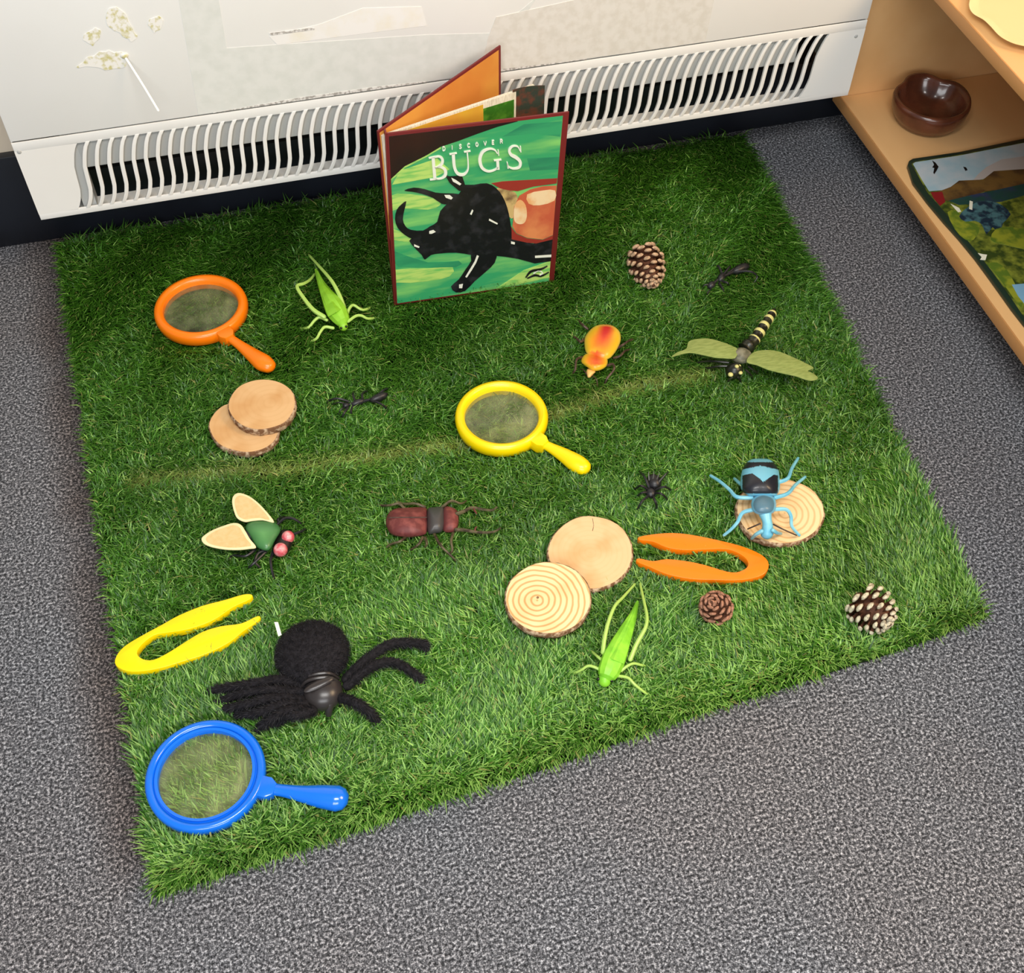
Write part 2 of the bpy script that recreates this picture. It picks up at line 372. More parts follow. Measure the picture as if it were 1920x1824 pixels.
lay = [TZ+.0066]
def tpat(pts, mi, k=1):
    lay[0] += .00004; q = tp(pts)
    if k > 1: q = smooth(q, k, True)
    w_ = th(q, TZ+.0066); b.poly(w_, TZ+.0064, lay[0], 0, mi)
tpat([(262, 340), (285, 324), (700, 262), (1310, 142), (1600, 80), (1600, 380), (1310, 400), (1030, 410), (930, 485), (830, 500), (700, 500), (620, 560), (540, 590), (415, 600), (340, 480)], 1)
tpat([(960, 370), (1100, 300), (1310, 270), (1600, 220), (1600, 380), (1310, 390), (1030, 410), (940, 480), (830, 500), (880, 440)], 8)
tpat([(540, 590), (620, 560), (700, 500), (930, 490), (1030, 410), (1317, 390), (1600, 360), (1600, 540), (1317, 560), (950, 600), (700, 690), (560, 690), (450, 625)], 2)
tpat([(600, 690), (800, 640), (1000, 600), (1317, 530), (1600, 500), (1600, 610), (1317, 640), (1100, 700), (700, 730)], 3)
tpat([(430, 610), (540, 605), (570, 700), (520, 740), (460, 670)], 7)
tpat([(590, 800), (680, 790), (760, 880), (900, 930), (840, 1060), (760, 1060), (660, 960)], 9, 2)
tpat([(760, 770), (880, 700), (1000, 695), (1110, 735), (1190, 820), (1120, 900), (1080, 1000), (1020, 940), (960, 1010), (920, 920), (850, 880), (760, 890), (700, 840)], 4, 2)
tpat([(620, 720), (700, 760), (720, 795), (690, 800)], 6); tpat([(800, 690), (830, 700), (825, 780), (795, 770)], 6)
tpat([(445, 310), (475, 330), (505, 370), (490, 400), (465, 440), (455, 425), (465, 380), (445, 375), (462, 350)], 5)
tpat([(740, 370), (765, 375), (780, 400), (760, 408)], 5)
tpat([(1050, 960), (1200, 940), (1317, 960), (1600, 900), (1600, 1200), (1317, 1150), (1100, 1100), (1000, 1060)], 9, 2)
tpat([(880, 1190), (925, 1200), (965, 1205), (950, 1255), (900, 1250), (915, 1225)], 6)
tpat([(960, 1290), (1060, 1280), (1160, 1360), (1240, 1500), (1310, 1600), (1300, 1720), (1150, 1520), (1020, 1350)], 9, 2)
tpat([(1200, 1490), (1317, 1480), (1600, 1500), (1600, 1800), (1340, 1700), (1260, 1600)], 10)
b.build('painted_picture', mats_t, tray)

# cream dish on the upper shelf
m_cream = mat('cream_glaze', (246, 232, 182), .3, .5, noise=(12, (240, 222, 168), .4, .6)); m_cream2 = mat('cream_glaze_inside', (232, 214, 162), .35)
cz = .3445
px = [(1822, -40), (1818, -5), (1816, 12), (1824, 26), (1843, 37), (1857, 50), (1874, 68), (1895, 80), (1920, 87), (1980, 98), (2060, 80), (2090, 10), (2040, -60), (1900, -90)]
ol = np.array([tuple(v) for v in smooth(px, 4, True)]); cc = ol.mean(0)
dish = empty('cream_dish', g(cc[0], cc[1], cz), 'cream coloured dish with a wavy rim on the upper shelf of the bookshelf', 'dish')
rs = []
for t, z in [(.9, 0), (.97, .003), (1, .008), (.985, .011), (.95, .0105), (.8, .006), (.4, .0045)]:
    rs.append([g(*(cc+(p-cc)*t), cz+z) for p in ol])
b = MB(); b.rings(rs[:6], cap1=False); b.build('rim', m_cream, dish, sharp=80)
b = MB(); b.rings(rs[5:], cap0=False); b.build('inside', m_cream2, dish, sharp=80)

# ------------------------------------------------------------------ book
A = np.array([.1505, 1.1995, .012]); Bp = np.array([.3795, 1.199, .004])
U = (Bp-A); BW = np.linalg.norm(U); U /= BW
Vv = np.array([.0022, -.0005, .2795]); Vv -= U*np.dot(U, Vv); BH = np.linalg.norm(Vv); Vv /= BH; Nn = np.cross(U, Vv)   # towards the viewer (-y)
if Nn[1] > 0: Nn = -Nn
book = empty('book', (.26, 1.23, .01), 'open hardback picture book titled BUGS standing upright on the turf', 'book')
BS = 420/1445
def cov(zx, zy):                    # point of the enlarged cover view -> (u, v) on the cover plane
    px, py = 680+zx*BS, 70+zy*BS
    r = R@np.array([px-960, py-912, FPX]); o = np.array([0, 0, CAMZ]); t = np.dot(A-o, Nn)/np.dot(r, Nn); p = o+r*t-A
    return float(np.dot(p, U)), float(np.dot(p, Vv))
def slab(mb, uv, n0, n1, m, O=A, U_=U, V_=Vv, N_=Nn, bev=0):
    t = MB(); t.poly(uv, 0, n1-n0, bev)
    mb.add([O+U_*v[0]+V_*v[1]+N_*(n0+v[2]) for v in t.v], t.f, m, t.c)
m_mar = mat('book_maroon_cloth', (112, 34, 34), .45, .4)
art_mats = [m_mar,
    mat('cover_green', (58, 164, 106), .3, .5, noise=(9, (136, 208, 112), .45, .72, (1, 1, 6))),
    mat('cover_dark_brown', (52, 26, 26), .3, noise=(9, (34, 22, 26), .4, .6)),
    mat('cover_beetle_black', (22, 22, 27), .3, noise=(60, (46, 46, 52), .5, .72)),
    mat('cover_lime', (184, 220, 116), .3, noise=(30, (120, 196, 100), .45, .65, (1, 1, 6))),
    mat('cover_white', (236, 240, 226), .35),
    mat('cover_wing_red', (196, 94, 66), .3, noise=(20, (222, 140, 88), .4, .62)),
    mat('cover_glow', (240, 214, 170), .3, noise=(30, (232, 176, 116), .45, .6)),
    mat('cover_red', (150, 52, 44), .3),
    mat('cover_tan', (206, 178, 118), .3, noise=(50, (120, 96, 66), .5, .7)),
    mat('cover_teal', (44, 134, 96), .3, noise=(10, (58, 160, 106), .4, .6, (1, 1, 5)))]
b = MB()
slab(b, [(0, 0), (BW, 0), (BW, BH), (0, BH)], -.003, 0, 0, bev=.0006)
lay = [.0001]
AU0, AU1, AV0, AV1 = .0022, BW-.008, .003, BH-.004
def clipuv(q): return [(min(max(u, AU0), AU1), min(max(v, AV0), AV1)) for u, v in q]
def art(pts, mi, k=1, clip=True):
    lay[0] += .00006; q = [cov(*p) for p in pts]
    if k > 1: q = [tuple(v) for v in smooth(q, k, True)]
    if clip: q = clipuv(q)
    slab(b, q, -.0005, lay[0], mi)
lay[0] += .00006; slab(b, [(AU0, AV0), (AU1, AV0), (AU1, AV1), (AU0, AV1)], -.0005, lay[0], 1)
art([(1040, 560), (1285, 540), (1275, 640), (1100, 620), (900, 640)], 10); art([(1060, 780), (1270, 770), (1262, 850), (1080, 860)], 10)
art([(240, 860), (480, 780), (560, 850), (470, 900), (300, 930), (190, 950)], 4)
art([(170, 1020), (300, 1010), (480, 1040), (500, 1080), (420, 1110), (240, 1100), (170, 1120)], 4, 2)
art([(180, 1240), (300, 1265), (330, 1290), (300, 1320), (180, 1310)], 4)
art([(205, 1500), (420, 1490), (580, 1480), (560, 1540), (420, 1570), (215, 1580)], 4, 2)
art([(190, 1380), (420, 1450), (620, 1440), (600, 1480), (300, 1480), (200, 1460)], 10, 2)
art([(1040, 1500), (1215, 1440), (1215, 1545), (900, 1620), (860, 1620)], 4)
art([(150, 640), (1000, 530), (870, 575), (740, 620), (620, 665), (500, 705), (400, 765), (270, 830), (150, 915), (140, 800)], 2)
art([(150, 915), (270, 830), (400, 765), (500, 708), (505, 714), (405, 773), (274, 840), (156, 925)], 4)
art([(830, 940), (900, 928), (1255, 908), (1250, 940), (1100, 960), (1000, 990), (900, 980)], 8)
art([(860, 975), (920, 980), (985, 1000), (1000, 1060), (975, 1160), (940, 1150), (910, 1060)], 9, 2)
art([(970, 1180), (975, 1090), (1010, 1020), (1080, 980), (1160, 960), (1250, 955), (1238, 1270), (1160, 1300), (1060, 1290), (990, 1260), (965, 1215)], 6)
art([(975, 1170), (980, 1080), (1015, 1045), (1050, 1080), (1058, 1150), (1040, 1195), (1000, 1200)], 7, 3)
art([(1060, 1010), (1160, 985), (1240, 985), (1236, 1050), (1140, 1080), (1070, 1070)], 7, 2)
art([(955, 1215), (990, 1265), (1060, 1295), (1160, 1305), (1236, 1275), (1230, 1300), (1160, 1330), (1050, 1320), (960, 1300)], 8)
art([(920, 1290), (1010, 1310), (1100, 1330), (1225, 1300), (1220, 1400), (1215, 1440), (1110, 1455), (1000, 1425), (920, 1412), (850, 1405)], 3)
art([(480, 1190), (500, 1120), (560, 1060), (620, 1010), (650, 970), (720, 950), (800, 940), (860, 970), (900, 1020), (930, 1090), (950, 1180), (960, 1290), (920, 1350), (860, 1400), (780, 1420), (700, 1400), (600, 1385), (500, 1390), (440, 1400), (400, 1430), (380, 1400), (340, 1360), (300, 1310), (330, 1290), (380, 1260), (430, 1220)], 3, 2)
art([(330, 1300), (270, 1270), (225, 1225), (208, 1170), (220, 1110), (250, 1075), (280, 1055), (268, 1110), (258, 1170), (275, 1215), (310, 1240), (390, 1245), (440, 1215), (480, 1230), (420, 1310)], 3, 2)
art([(270, 985), (330, 968), (400, 978), (470, 1000), (540, 1005), (620, 1010), (640, 1050), (560, 1070), (510, 1070), (450, 1030), (380, 1005), (320, 992)], 3, 2)
art([(530, 885), (560, 895), (640, 890), (660, 950), (720, 950), (700, 990), (620, 985), (560, 935)], 3)
art([(700, 1390), (790, 1370), (860, 1380), (850, 1450), (790, 1510), (720, 1570), (660, 1630), (600, 1640), (570, 1605), (620, 1560), (660, 1500), (700, 1440)], 3, 2)
for gl in ([(525, 1012), (560, 1012), (580, 1030), (570, 1042), (535, 1030)], [(428, 1245), (455, 1238), (470, 1250), (445, 1262), (428, 1262)], [(570, 900), (600, 915), (635, 940), (625, 950), (580, 925)],
           [(735, 1400), (748, 1405), (730, 1450), (700, 1500), (670, 1545), (660, 1540), (690, 1490), (720, 1440)], [(1110, 1405), (1215, 1398), (1215, 1412), (1110, 1418)],
           [(815, 1165), (870, 1195), (866, 1202), (812, 1176)], [(690, 1135), (705, 1105), (712, 1112), (700, 1140)], [(620, 1590), (645, 1585), (640, 1612), (620, 1612)], [(955, 1312), (980, 1318), (978, 1330), (955, 1326)], [(330, 1330), (365, 1345), (360, 1352), (330, 1342)]):
    art(gl, 5)
# lettering
def stroke(pts, wds, k=5, mi=5):
    q = smooth([tuple(p)+(w_,) for p, w_ in zip(pts, wds)], k) if len(pts) > 2 else [np.array(tuple(p)+(w_,), float) for p, w_ in zip(pts, wds)]
    q = np.array(q); T = np.gradient(q[:, :2], axis=0); T /= np.linalg.norm(T, axis=1)[:, None]+1e-9
    Nv = np.stack([-T[:, 1], T[:, 0]], 1)*q[:, 2:3]/2
    L_ = [tuple(v) for v in q[:, :2]+Nv]+[tuple(v) for v in (q[:, :2]-Nv)[::-1]]
    slab(b, [cov(*p) for p in L_], 0, lay[0], mi)
lay[0] += .00008
stroke([(452, 768), (464, 908)], (20, 20)); stroke([(425, 775), (470, 765)], (7, 7)); stroke([(432, 914), (480, 908)], (8, 8))
stroke([(455, 771), (490, 764), (512, 780), (508, 812), (480, 832), (462, 836)], (7, 10, 17, 17, 9, 6))
stroke([(462, 836), (500, 832), (530, 850), (530, 884), (505, 905), (465, 910)], (6, 10, 19, 19, 10, 7))
stroke([(582, 745), (590, 830), (612, 874), (650, 880), (676, 850), (678, 800), (672, 730)], (20, 19, 18, 14, 10, 8, 8))
stroke([(558, 750), (606, 742)], (7, 7)); stroke([(652, 735), (694, 728)], (7, 7))
stroke([(868, 745), (850, 722), (815, 715), (772, 735), (754, 782), (768, 835), (808, 860), (850, 850), (872, 832)], (7, 8, 10, 17, 21, 19, 11, 9, 8))
stroke([(872, 848), (868, 790)], (18, 18)); stroke([(845, 790), (893, 784)], (7, 7)); stroke([(872, 722), (876, 758)], (6, 6))
stroke([(1014, 728), (998, 700), (966, 698), (944, 722), (955, 752), (990, 772), (1014, 798), (1008, 832), (972, 842), (940, 830), (932, 808)], (6, 8, 10, 16, 18, 20, 19, 15, 10, 8, 6))
stroke([(1016, 698), (1018, 736)], (6, 6)); stroke([(930, 800), (936, 842)], (6, 6))
# small spaced capitals above the title
def small(ch, x, y, s=24):
    G = {'D': [[(0, 0), (0, 1)], [(0, 0), (.45, .05), (.65, .5), (.45, .95), (0, 1)]], 'I': [[(.3, 0), (.3, 1)]],
         'S': [[(.6, .12), (.3, 0), (.05, .2), (.3, .48), (.6, .72), (.35, 1), (.02, .88)]], 'C': [[(.65, .15), (.35, 0), (.05, .3), (.05, .7), (.35, 1), (.65, .85)]],
         'O': [[(.35, 0), (.05, .3), (.05, .7), (.35, 1), (.65, .7), (.65, .3), (.35, 0)]], 'V': [[(0, 0), (.33, 1)], [(.33, 1), (.66, 0)]],
         'E': [[(0, 0), (0, 1)], [(0, 0), (.55, 0)], [(0, .5), (.45, .5)], [(0, 1), (.55, 1)]], 'R': [[(0, 0), (0, 1)], [(0, 0), (.5, .08), (.5, .42), (0, .5)], [(.25, .5), (.6, 1)]]}[ch]
    for s_ in G:
        stroke([(x+p[0]*s, y+p[1]*s-p[0]*s*.13) for p in s_], [4]*len(s_), 3)
for i, ch in enumerate('DISCOVER'): small(ch, 515+i*53, 703-i*6.8)
# little emblem low on the right
stroke([(1050, 1545), (1085, 1505), (1150, 1490), (1190, 1470)], (6, 12, 10, 4), mi=3)
stroke([(1060, 1550), (1110, 1530), (1150, 1535), (1200, 1510)], (5, 10, 8, 5), mi=3)
stroke([(1100, 1520), (1130, 1500), (1160, 1515), (1140, 1530)], (4, 5, 5, 4), mi=5)
b.build('front_cover', art_mats, book)
# back cover, fanned open towards the heater
def side_frame(px_far):
    d = np.array([px_far[0]-A[0], px_far[1]-A[1], 0.]); L_ = np.linalg.norm(d); d /= L_
    Vz = np.array([0, 0, 1.]); N_ = np.cross(d, Vz)
    if N_[1] > 0: N_ = -N_
    return d, Vz, N_, L_
m_page = mat('page_edges', (232, 224, 204), .8, .2, noise=(900, (206, 196, 172), .4, .6, (1, 1, .1)))
m_end = mat('orange_endpaper', (212, 134, 58), .55, .3, noise=(8, (224, 158, 70), .4, .6))
d, Vz, N_, L_ = side_frame((.3357, 1.328)); O2 = A+np.array([0, .004, 0])
b = MB(); slab(b, [(0, -.004), (L_, -.004), (L_, .290), (0, .281)], -.003, 0, 0, O2, d, Vz, N_, .0006)
slab(b, [(.002, 0), (L_-.005, 0), (L_-.005, .286), (.002, .278)], 0, .0004, 1, O2, d, Vz, N_)
b.build('back_cover', [m_mar, m_end], book)
b = MB(); slab(b, [(-.0022, -.001), (.0, -.001), (.0, .2805), (-.0022, .2805)], -.0095, 0, 0, bev=.0006)
b.build('spine', m_mar, book)
# pages against the front cover, and a fanned group of pages
b = MB(); slab(b, [(.002, .004), (BW-.007, .004), (BW-.007, BH-.004), (.002, BH-.004)], -.0075, -.0032, 0); b.build('page_block', m_page, book, label='cream page block against the front cover')
d, Vz, N_, L_ = side_frame((.366, 1.262)); O3 = A+np.array([.0, .002, 0])
pm = [m_page, mat('page_print_yellow', (214, 176, 52), .5, .3, noise=(14, (206, 138, 52), .4, .66)), mat('page_print_green', (82, 140, 40), .5, .3, noise=(60, (48, 104, 24), .4, .6)), mat('page_print_dark', (52, 60, 50), .5, .3, noise=(70, (104, 58, 44), .45, .6))]
b = MB(); L2 = L_-.004
slab(b, [(.004, .0), (L2, .0), (L2, .272), (.004, .274)], -.004, 0, 0, O3, d, Vz, N_)
slab(b, [(.02, .002), (.145, .002), (.145, .270), (.02, .271)], 0, .0003, 1, O3, d, Vz, N_)
slab(b, [(.145, .002), (.19, .002), (.19, .262), (.145, .264)], 0, .0003, 2, O3, d, Vz, N_)
b.build('fanned_pages', pm, book)
b = MB()
cv = [O3+d*(L2-.032+t*.040)+N_*(.012*(t*t)-.0002) for t in np.linspace(0, 1, 8)]
for q0, q1 in zip(cv[:-1], cv[1:]):
    z0_, z1_ = np.array([0, 0, .0]), np.array([0, 0, .276])
    e = N_*.0006
    b.add([q0+z0_, q1+z0_, q1+z1_, q0+z1_, q0+z0_-e, q1+z0_-e, q1+z1_-e, q0+z1_-e], [(0, 1, 2, 3), (7, 6, 5, 4), (0, 4, 5, 1), (3, 2, 6, 7), (1, 5, 6, 2), (0, 3, 7, 4)], 3)
b.build('curled_page', pm, book, label='dark photo page curling forward')
for t in np.linspace(0, 1, 22): press_w(A[0]+t*.229, 1.2, .008, .3)

# ------------------------------------------------------------------ magnifying glasses
def lens_mat():
    m = bpy.data.materials.new('scuffed_clear_lens'); m.use_nodes = True; nt = m.node_tree; L = nt.links.new
    nt.nodes.remove(nt.nodes['Principled BSDF']); out_ = nt.nodes['Material Output']
    tr = nt.nodes.new('ShaderNodeBsdfTransparent'); tr.inputs[0].default_value = (.99, .99, .90, 1)
    gl = nt.nodes.new('ShaderNodeBsdfGlossy'); gl.inputs['Roughness'].default_value = .06
    df = nt.nodes.new('ShaderNodeBsdfDiffuse'); df.inputs[0].default_value = (.70, .74, .42, 1)
    fr = nt.nodes.new('ShaderNodeFresnel'); fr.inputs[0].default_value = 1.28
    m1 = nt.nodes.new('ShaderNodeMixShader'); m2 = nt.nodes.new('ShaderNodeMixShader')
    tc = nt.nodes.new('ShaderNodeTexCoord'); n = nt.nodes.new('ShaderNodeTexNoise'); n.inputs['Scale'].default_value = 45
    L(tc.outputs['Object'], n.inputs['Vector'])
    mr = nt.nodes.new('ShaderNodeMapRange'); mr.inputs[1].default_value = .35; mr.inputs[2].default_value = .7; mr.inputs[3].default_value = .05; mr.inputs[4].default_value = .16
    L(n.outputs['Fac'], mr.inputs[0]); L(mr.outputs[0], m1.inputs[0]); L(tr.outputs[0], m1.inputs[1]); L(df.outputs[0], m1.inputs[2])
    L(fr.outputs[0], m2.inputs[0]); L(m1.outputs[0], m2.inputs[1]); L(gl.outputs[0], m2.inputs[2]); L(m2.outputs[0], out_.inputs[0])
    return m
m_lens = lens_mat()
def magnifier(label, cpx, rpx, innr, zt, h, mm, hand, hrad, grooved=False):
    c = g(cpx[0], cpx[1], zt); Rr = rpx*mpp(cpx[0], cpx[1], zt); ri = Rr*innr; z0 = zt-h
    root = empty('magnifying_glass', (c[0], c[1], z0), label, 'magnifying glass', 'toy magnifying glasses')
    b = MB(); wd = Rr-ri
    if grooved:
        pr = [(Rr-.002, 0), (Rr, .002), (Rr, h-.003), (Rr-.002, h-.0005), (Rr-.005, h), (Rr-.0075, h-.001), (Rr-.009, h-.0035), (Rr-.0115, h-.0035), (Rr-.013, h-.001), (ri+.003, h-.0006), (ri+.001, h-.002), (ri, h-.005), (ri, .001), (ri+.002, 0)]
    else:
        pr = [(Rr-.003, 0), (Rr-.001, .002), (Rr, h*.55), (Rr-.001, h*.8), (Rr-.003, h-.001), (Rr-.006, h), (Rr-wd*.55, h+.0004), (ri+.003, h-.001), (ri+.001, h-.0025), (ri, h-.006), (ri, .001), (ri+.002, 0)]
    b.lathe((c[0], c[1], z0), pr, n=96, closed=True); b.build('rim', mm, root, sharp=50)
    b = MB(); lz = h*.45; b.lathe((c[0], c[1], z0), [(.0005, lz-.0035), (ri*.5, lz-.0028), (ri+.001, lz), (ri*.8, lz+.0018), (ri*.5, lz+.004), (.0005, lz+.005)], n=64); b.build('lens', m_lens, root, sharp=80)
    hp = PP(hand, zt-h*.45); e = hp[0]-np.array([c[0], c[1], hp[0][2]]); e[2] = 0; e /= np.linalg.norm(e)
    s_ = mpp(*hand[0][:2]); q = np.array([c[0], c[1], 0])+e*(Rr+.001)
    perp = np.array([-e[1], e[0], 0]); bw = hrad[0]*s_*1.75
    b = MB(); b.poly([tuple((q+perp*u+e*v)[:2]) for u, v in ((-bw, -.006), (-bw, .006), (-bw*.55, .013), (bw*.55, .013), (bw, .006), (bw, -.006))], z0+.001, zt-.001, .002); b.build('collar', mm, root)
    b = MB(); b.tube(hp, [r*mpp(p[0], p[1]) for r, p in zip(hrad, hand)], 18, k=6, flat=.8, up=(0, 0, 1)); b.build('handle', mm, root, sharp=80)
    for a in np.linspace(0, 2*math.pi, 40): press_w(c[0]+(Rr+ri)/2*math.cos(a), c[1]+(Rr+ri)/2*math.sin(a), wd*.75+.002, .3)
    press_w(c[0], c[1], ri, .85)
    for p in hp: press_w(p[0], p[1], .014, .35)
    return root
m_or = mat('orange_plastic', (255, 128, 8), .34, .5, coat=.25); m_ye = mat('yellow_plastic', (255, 222, 0), .34, .5, coat=.25); m_bl = mat('blue_plastic', (14, 112, 232), .2, .5, coat=.5)
magnifier('orange toy magnifying glass on the turf, left of the book', (375, 570), 87.5, .79, .030, .019, m_or, [(424, 629), (447, 645), (472, 664), (492, 679), (503, 686)], (8.5, 9.5, 14, 18, 15.5))
magnifier('yellow toy magnifying glass in the middle of the turf', (940.5, 774), 88, .79, .030, .019, m_ye, [(1003, 824), (1030, 838), (1057, 853), (1080, 868), (1093, 876)], (8.5, 10, 14.5, 18.5, 17))
magnifier('blue toy magnifying glass in the front left corner of the turf', (384, 1449), 112, .785, .026, .015, m_bl, [(497, 1478), (530, 1482), (565, 1488), (600, 1493), (633, 1497)], (12, 12, 16, 22, 25), True)

# ------------------------------------------------------------------ tweezers
def tweezers(label, outline, mm, zt=.024, h=.011):
    q = smooth(outline, 3, True); pts = th([(p[0], p[1]) for p in q], zt); c = np.mean(pts, 0)
    root = empty('tweezers', (c[0], c[1], zt-h), label, 'tweezers', 'plastic tweezers')
    b = MB(); b.poly(pts, zt-h, zt, .0012); b.build('arms', mm, root)
    for p in outline[::2]: press(p[0], p[1], 15, .3)
    return root
tweezers('yellow plastic tweezers on the left edge of the turf', [(472, 1114), (455, 1114), (421, 1124), (379, 1135), (335, 1153), (306, 1169), (269, 1189), (233, 1211), (217, 1231), (217, 1247), (238, 1258), (269, 1258), (306, 1251), (342, 1240), (386, 1226), (430, 1204), (455, 1184), (486, 1162), (483, 1154), (452, 1168), (415, 1173), (379, 1184), (342, 1206), (313, 1224), (288, 1236), (268, 1235), (257, 1224), (266, 1208), (288, 1191), (313, 1186), (350, 1180), (397, 1164), (437, 1138), (469, 1123)], m_ye)
tweezers('orange plastic tweezers beside the pair of overlapping wood slices', [(1198, 1006), (1224, 1001), (1259, 998.5), (1294, 1001.5), (1337.5, 1010), (1390, 1023), (1429, 1040), (1442, 1058), (1431, 1077), (1394, 1087), (1337, 1087), (1294, 1085), (1250, 1076), (1219, 1063), (1195, 1053), (1197, 1046), (1224, 1051), (1250, 1047.5), (1285, 1051), (1320, 1058), (1364, 1071), (1386, 1071), (1402, 1061), (1399, 1047.5), (1381, 1035), (1359, 1029), (1320, 1030), (1281, 1031), (1250, 1026), (1224, 1015), (1200, 1012)], m_or)

# ------------------------------------------------------------------ wood slices
m_bark = mat('bark', (118, 84, 58), .9, .2, noise=(160, (196, 170, 140), .45, .62), bump=(220, .8, .002))
def ring_mat(name, c1, c2, off, strength, freq):
    m = bpy.data.materials.new(name); m.use_nodes = True; nt = m.node_tree; L = nt.links.new; b_ = nt.nodes['Principled BSDF']
    tc = nt.nodes.new('ShaderNodeTexCoord'); mp = nt.nodes.new('ShaderNodeMapping'); mp.inputs['Location'].default_value = (-off[0], -off[1], 0)
    L(tc.outputs['Object'], mp.inputs[0])
    wv = nt.nodes.new('ShaderNodeTexWave'); wv.wave_type = 'RINGS'; wv.rings_direction = 'Z'; wv.inputs['Scale'].default_value = freq; wv.inputs['Distortion'].default_value = 1.6; wv.inputs['Detail'].default_value = 1; wv.inputs['Detail Scale'].default_value = 1.2
    L(mp.outputs[0], wv.inputs['Vector'])
    r = nt.nodes.new('ShaderNodeValToRGB'); r.color_ramp.elements[0].position = .02; r.color_ramp.elements[1].position = .45
    c2m = [c1[i]+(c2[i]-c1[i])*min(1, strength) for i in range(3)]
    r.color_ramp.elements[0].color = lin(c2m); r.color_ramp.elements[1].color = lin(c1); L(wv.outputs['Fac'], r.inputs[0])
    ns = nt.nodes.new('ShaderNodeTexNoise'); ns.inputs['Scale'].default_value = 30; L(tc.outputs['Object'], ns.inputs['Vector'])
    r2 = nt.nodes.new('ShaderNodeValToRGB'); r2.color_ramp.elements[0].color = (.86, .74, .60, 1); r2.color_ramp.elements[1].color = (1, 1, 1, 1); r2.color_ramp.elements[0].position = .30 if strength < .5 else .1; r2.color_ramp.elements[1].position = .6
    L(ns.outputs['Fac'], r2.inputs[0]); mx = nt.nodes.new('ShaderNodeMix'); mx.data_type = 'RGBA'; mx.blend_type = 'MULTIPLY'; mx.inputs[0].default_value = 1
    L(r.outputs[0], mx.inputs[6]); L(r2.outputs[0], mx.inputs[7]); L(mx.outputs[2], b_.inputs['Base Color']); b_.inputs['Roughness'].default_value = .7; b_.inputs['Specular IOR Level'].default_value = .25
    return m
def slice_(label, outline, zt, h, mt, tilt=(0, 0), group='round wood slices', pith=None, crack=None):
    q = smooth(outline, 5, True); pc = np.mean([p[:2] for p in q], 0); c = g(pc[0], pc[1], zt)
    root = empty('wood_slice', (c[0], c[1], zt-h), label, 'wood slice', group)
    pts = np.array(th([(p[0], p[1]) for p in q], zt)); ctr = pts.mean(0)
    def zt_(p): return tilt[0]*(p[0]-c[0])+tilt[1]*(p[1]-c[1])
    rr = random.Random(len(outline)*7+int(pc[0]))
    wobs = [1+rr.uniform(-.012, .012) for _ in pts]
    def ring(t, dz, wob=True): return [(ctr[0]+(p[0]-ctr[0])*t*(k if wob else 1), ctr[1]+(p[1]-ctr[1])*t*(k if wob else 1), zt-h+dz+zt_(p)) for p, k in zip(pts, wobs)]
    b = MB(); b.rings([ring(.97, 0), ring(1.0, .002), ring(1.02, h*.5), ring(1.01, h-.0015), ring(.985, h, False), ring(.9, h-.0002, False)], cap1=False); b.build('bark', m_bark, root, sharp=70)
    b = MB(); b.rings([ring(.975, h-.002, False), ring(.975, h+.0003, False), ring(.5, h+.0003, False), ring(.02, h+.0003, False)], cap0=True)
    cf = b.build('cut_face', mt, root, sharp=70)
    if pith:
        pp = g(pith[0], pith[1], zt+.0004); b = MB(); b.ball((pp[0], pp[1], zt+.0002), (.0018, .0018, .0005), 0, 8, 6); b.build('pith', m_bark, cf)
    if crack:
        cr = PP(crack, zt+.0004); b = MB(); b.tube(cr, .0004, 4, k=2); b.build('crack', m_bark, cf)
    rp = np.max(np.linalg.norm(pts-ctr, axis=1)); press_w(ctr[0], ctr[1], rp*.98, .22)
    return root
def ell(cx, cy, rx, ry, n=14, jit=.015, seed=1, rot=0):
    r_ = random.Random(seed); o_ = []
    for i in range(n):
        a = 2*math.pi*i/n; k = 1+r_.uniform(-jit, jit); x, y = rx*k*math.cos(a), ry*k*math.sin(a)
        o_.append((cx+x*math.cos(rot)-y*math.sin(rot), cy+x*math.sin(rot)+y*math.cos(rot)))
    return o_
m_w1 = ring_mat('pine_rings_strong', (244, 216, 166), (206, 164, 108), (-.013, .0, 0), 1.0, 47)
m_w2 = ring_mat('wood_plain_face', (226, 192, 146), (220, 184, 136), (0, 0, 0), .35, 50)
m_w3 = ring_mat('wood_ringed_pale', (240, 208, 160), (214, 174, 124), (.004, -.004, 0), .9, 44)
m_w4 = ring_mat('wood_warm_face', (218, 178, 128), (210, 168, 116), (.01, 0, 0), .3, 40)
slice_('plain wood slice at centre right, lying under the ringed slice', ell(1107, 1036, 80, 69, seed=3), .022, .010, m_w2, crack=[(1111, 972), (1113, 985), (1111, 995)])
slice_('wood slice with clear growth rings and a dark pith, overlapping the plain slice', ell(1028.5, 1121, 81, 68.5, seed=4), .034, .011, m_w1, pith=(1008, 1120))
slice_('wood slice underneath the blue toy bee at the right', ell(1463, 958, 83, 61, seed=5, rot=.06), .024, .011, m_w3)
slice_('lower wood slice of the stacked pair on the left, mostly covered', ell(457, 801, 65, 48, seed=6, jit=.03, rot=.1), .024, .012, m_w4)
slice_('upper wood slice of the stacked pair on the left, below the orange magnifying glass', ell(491, 758, 64, 48, seed=7, jit=.02, rot=-.08), .0370, .0125, m_w4, tilt=(.0, .0))

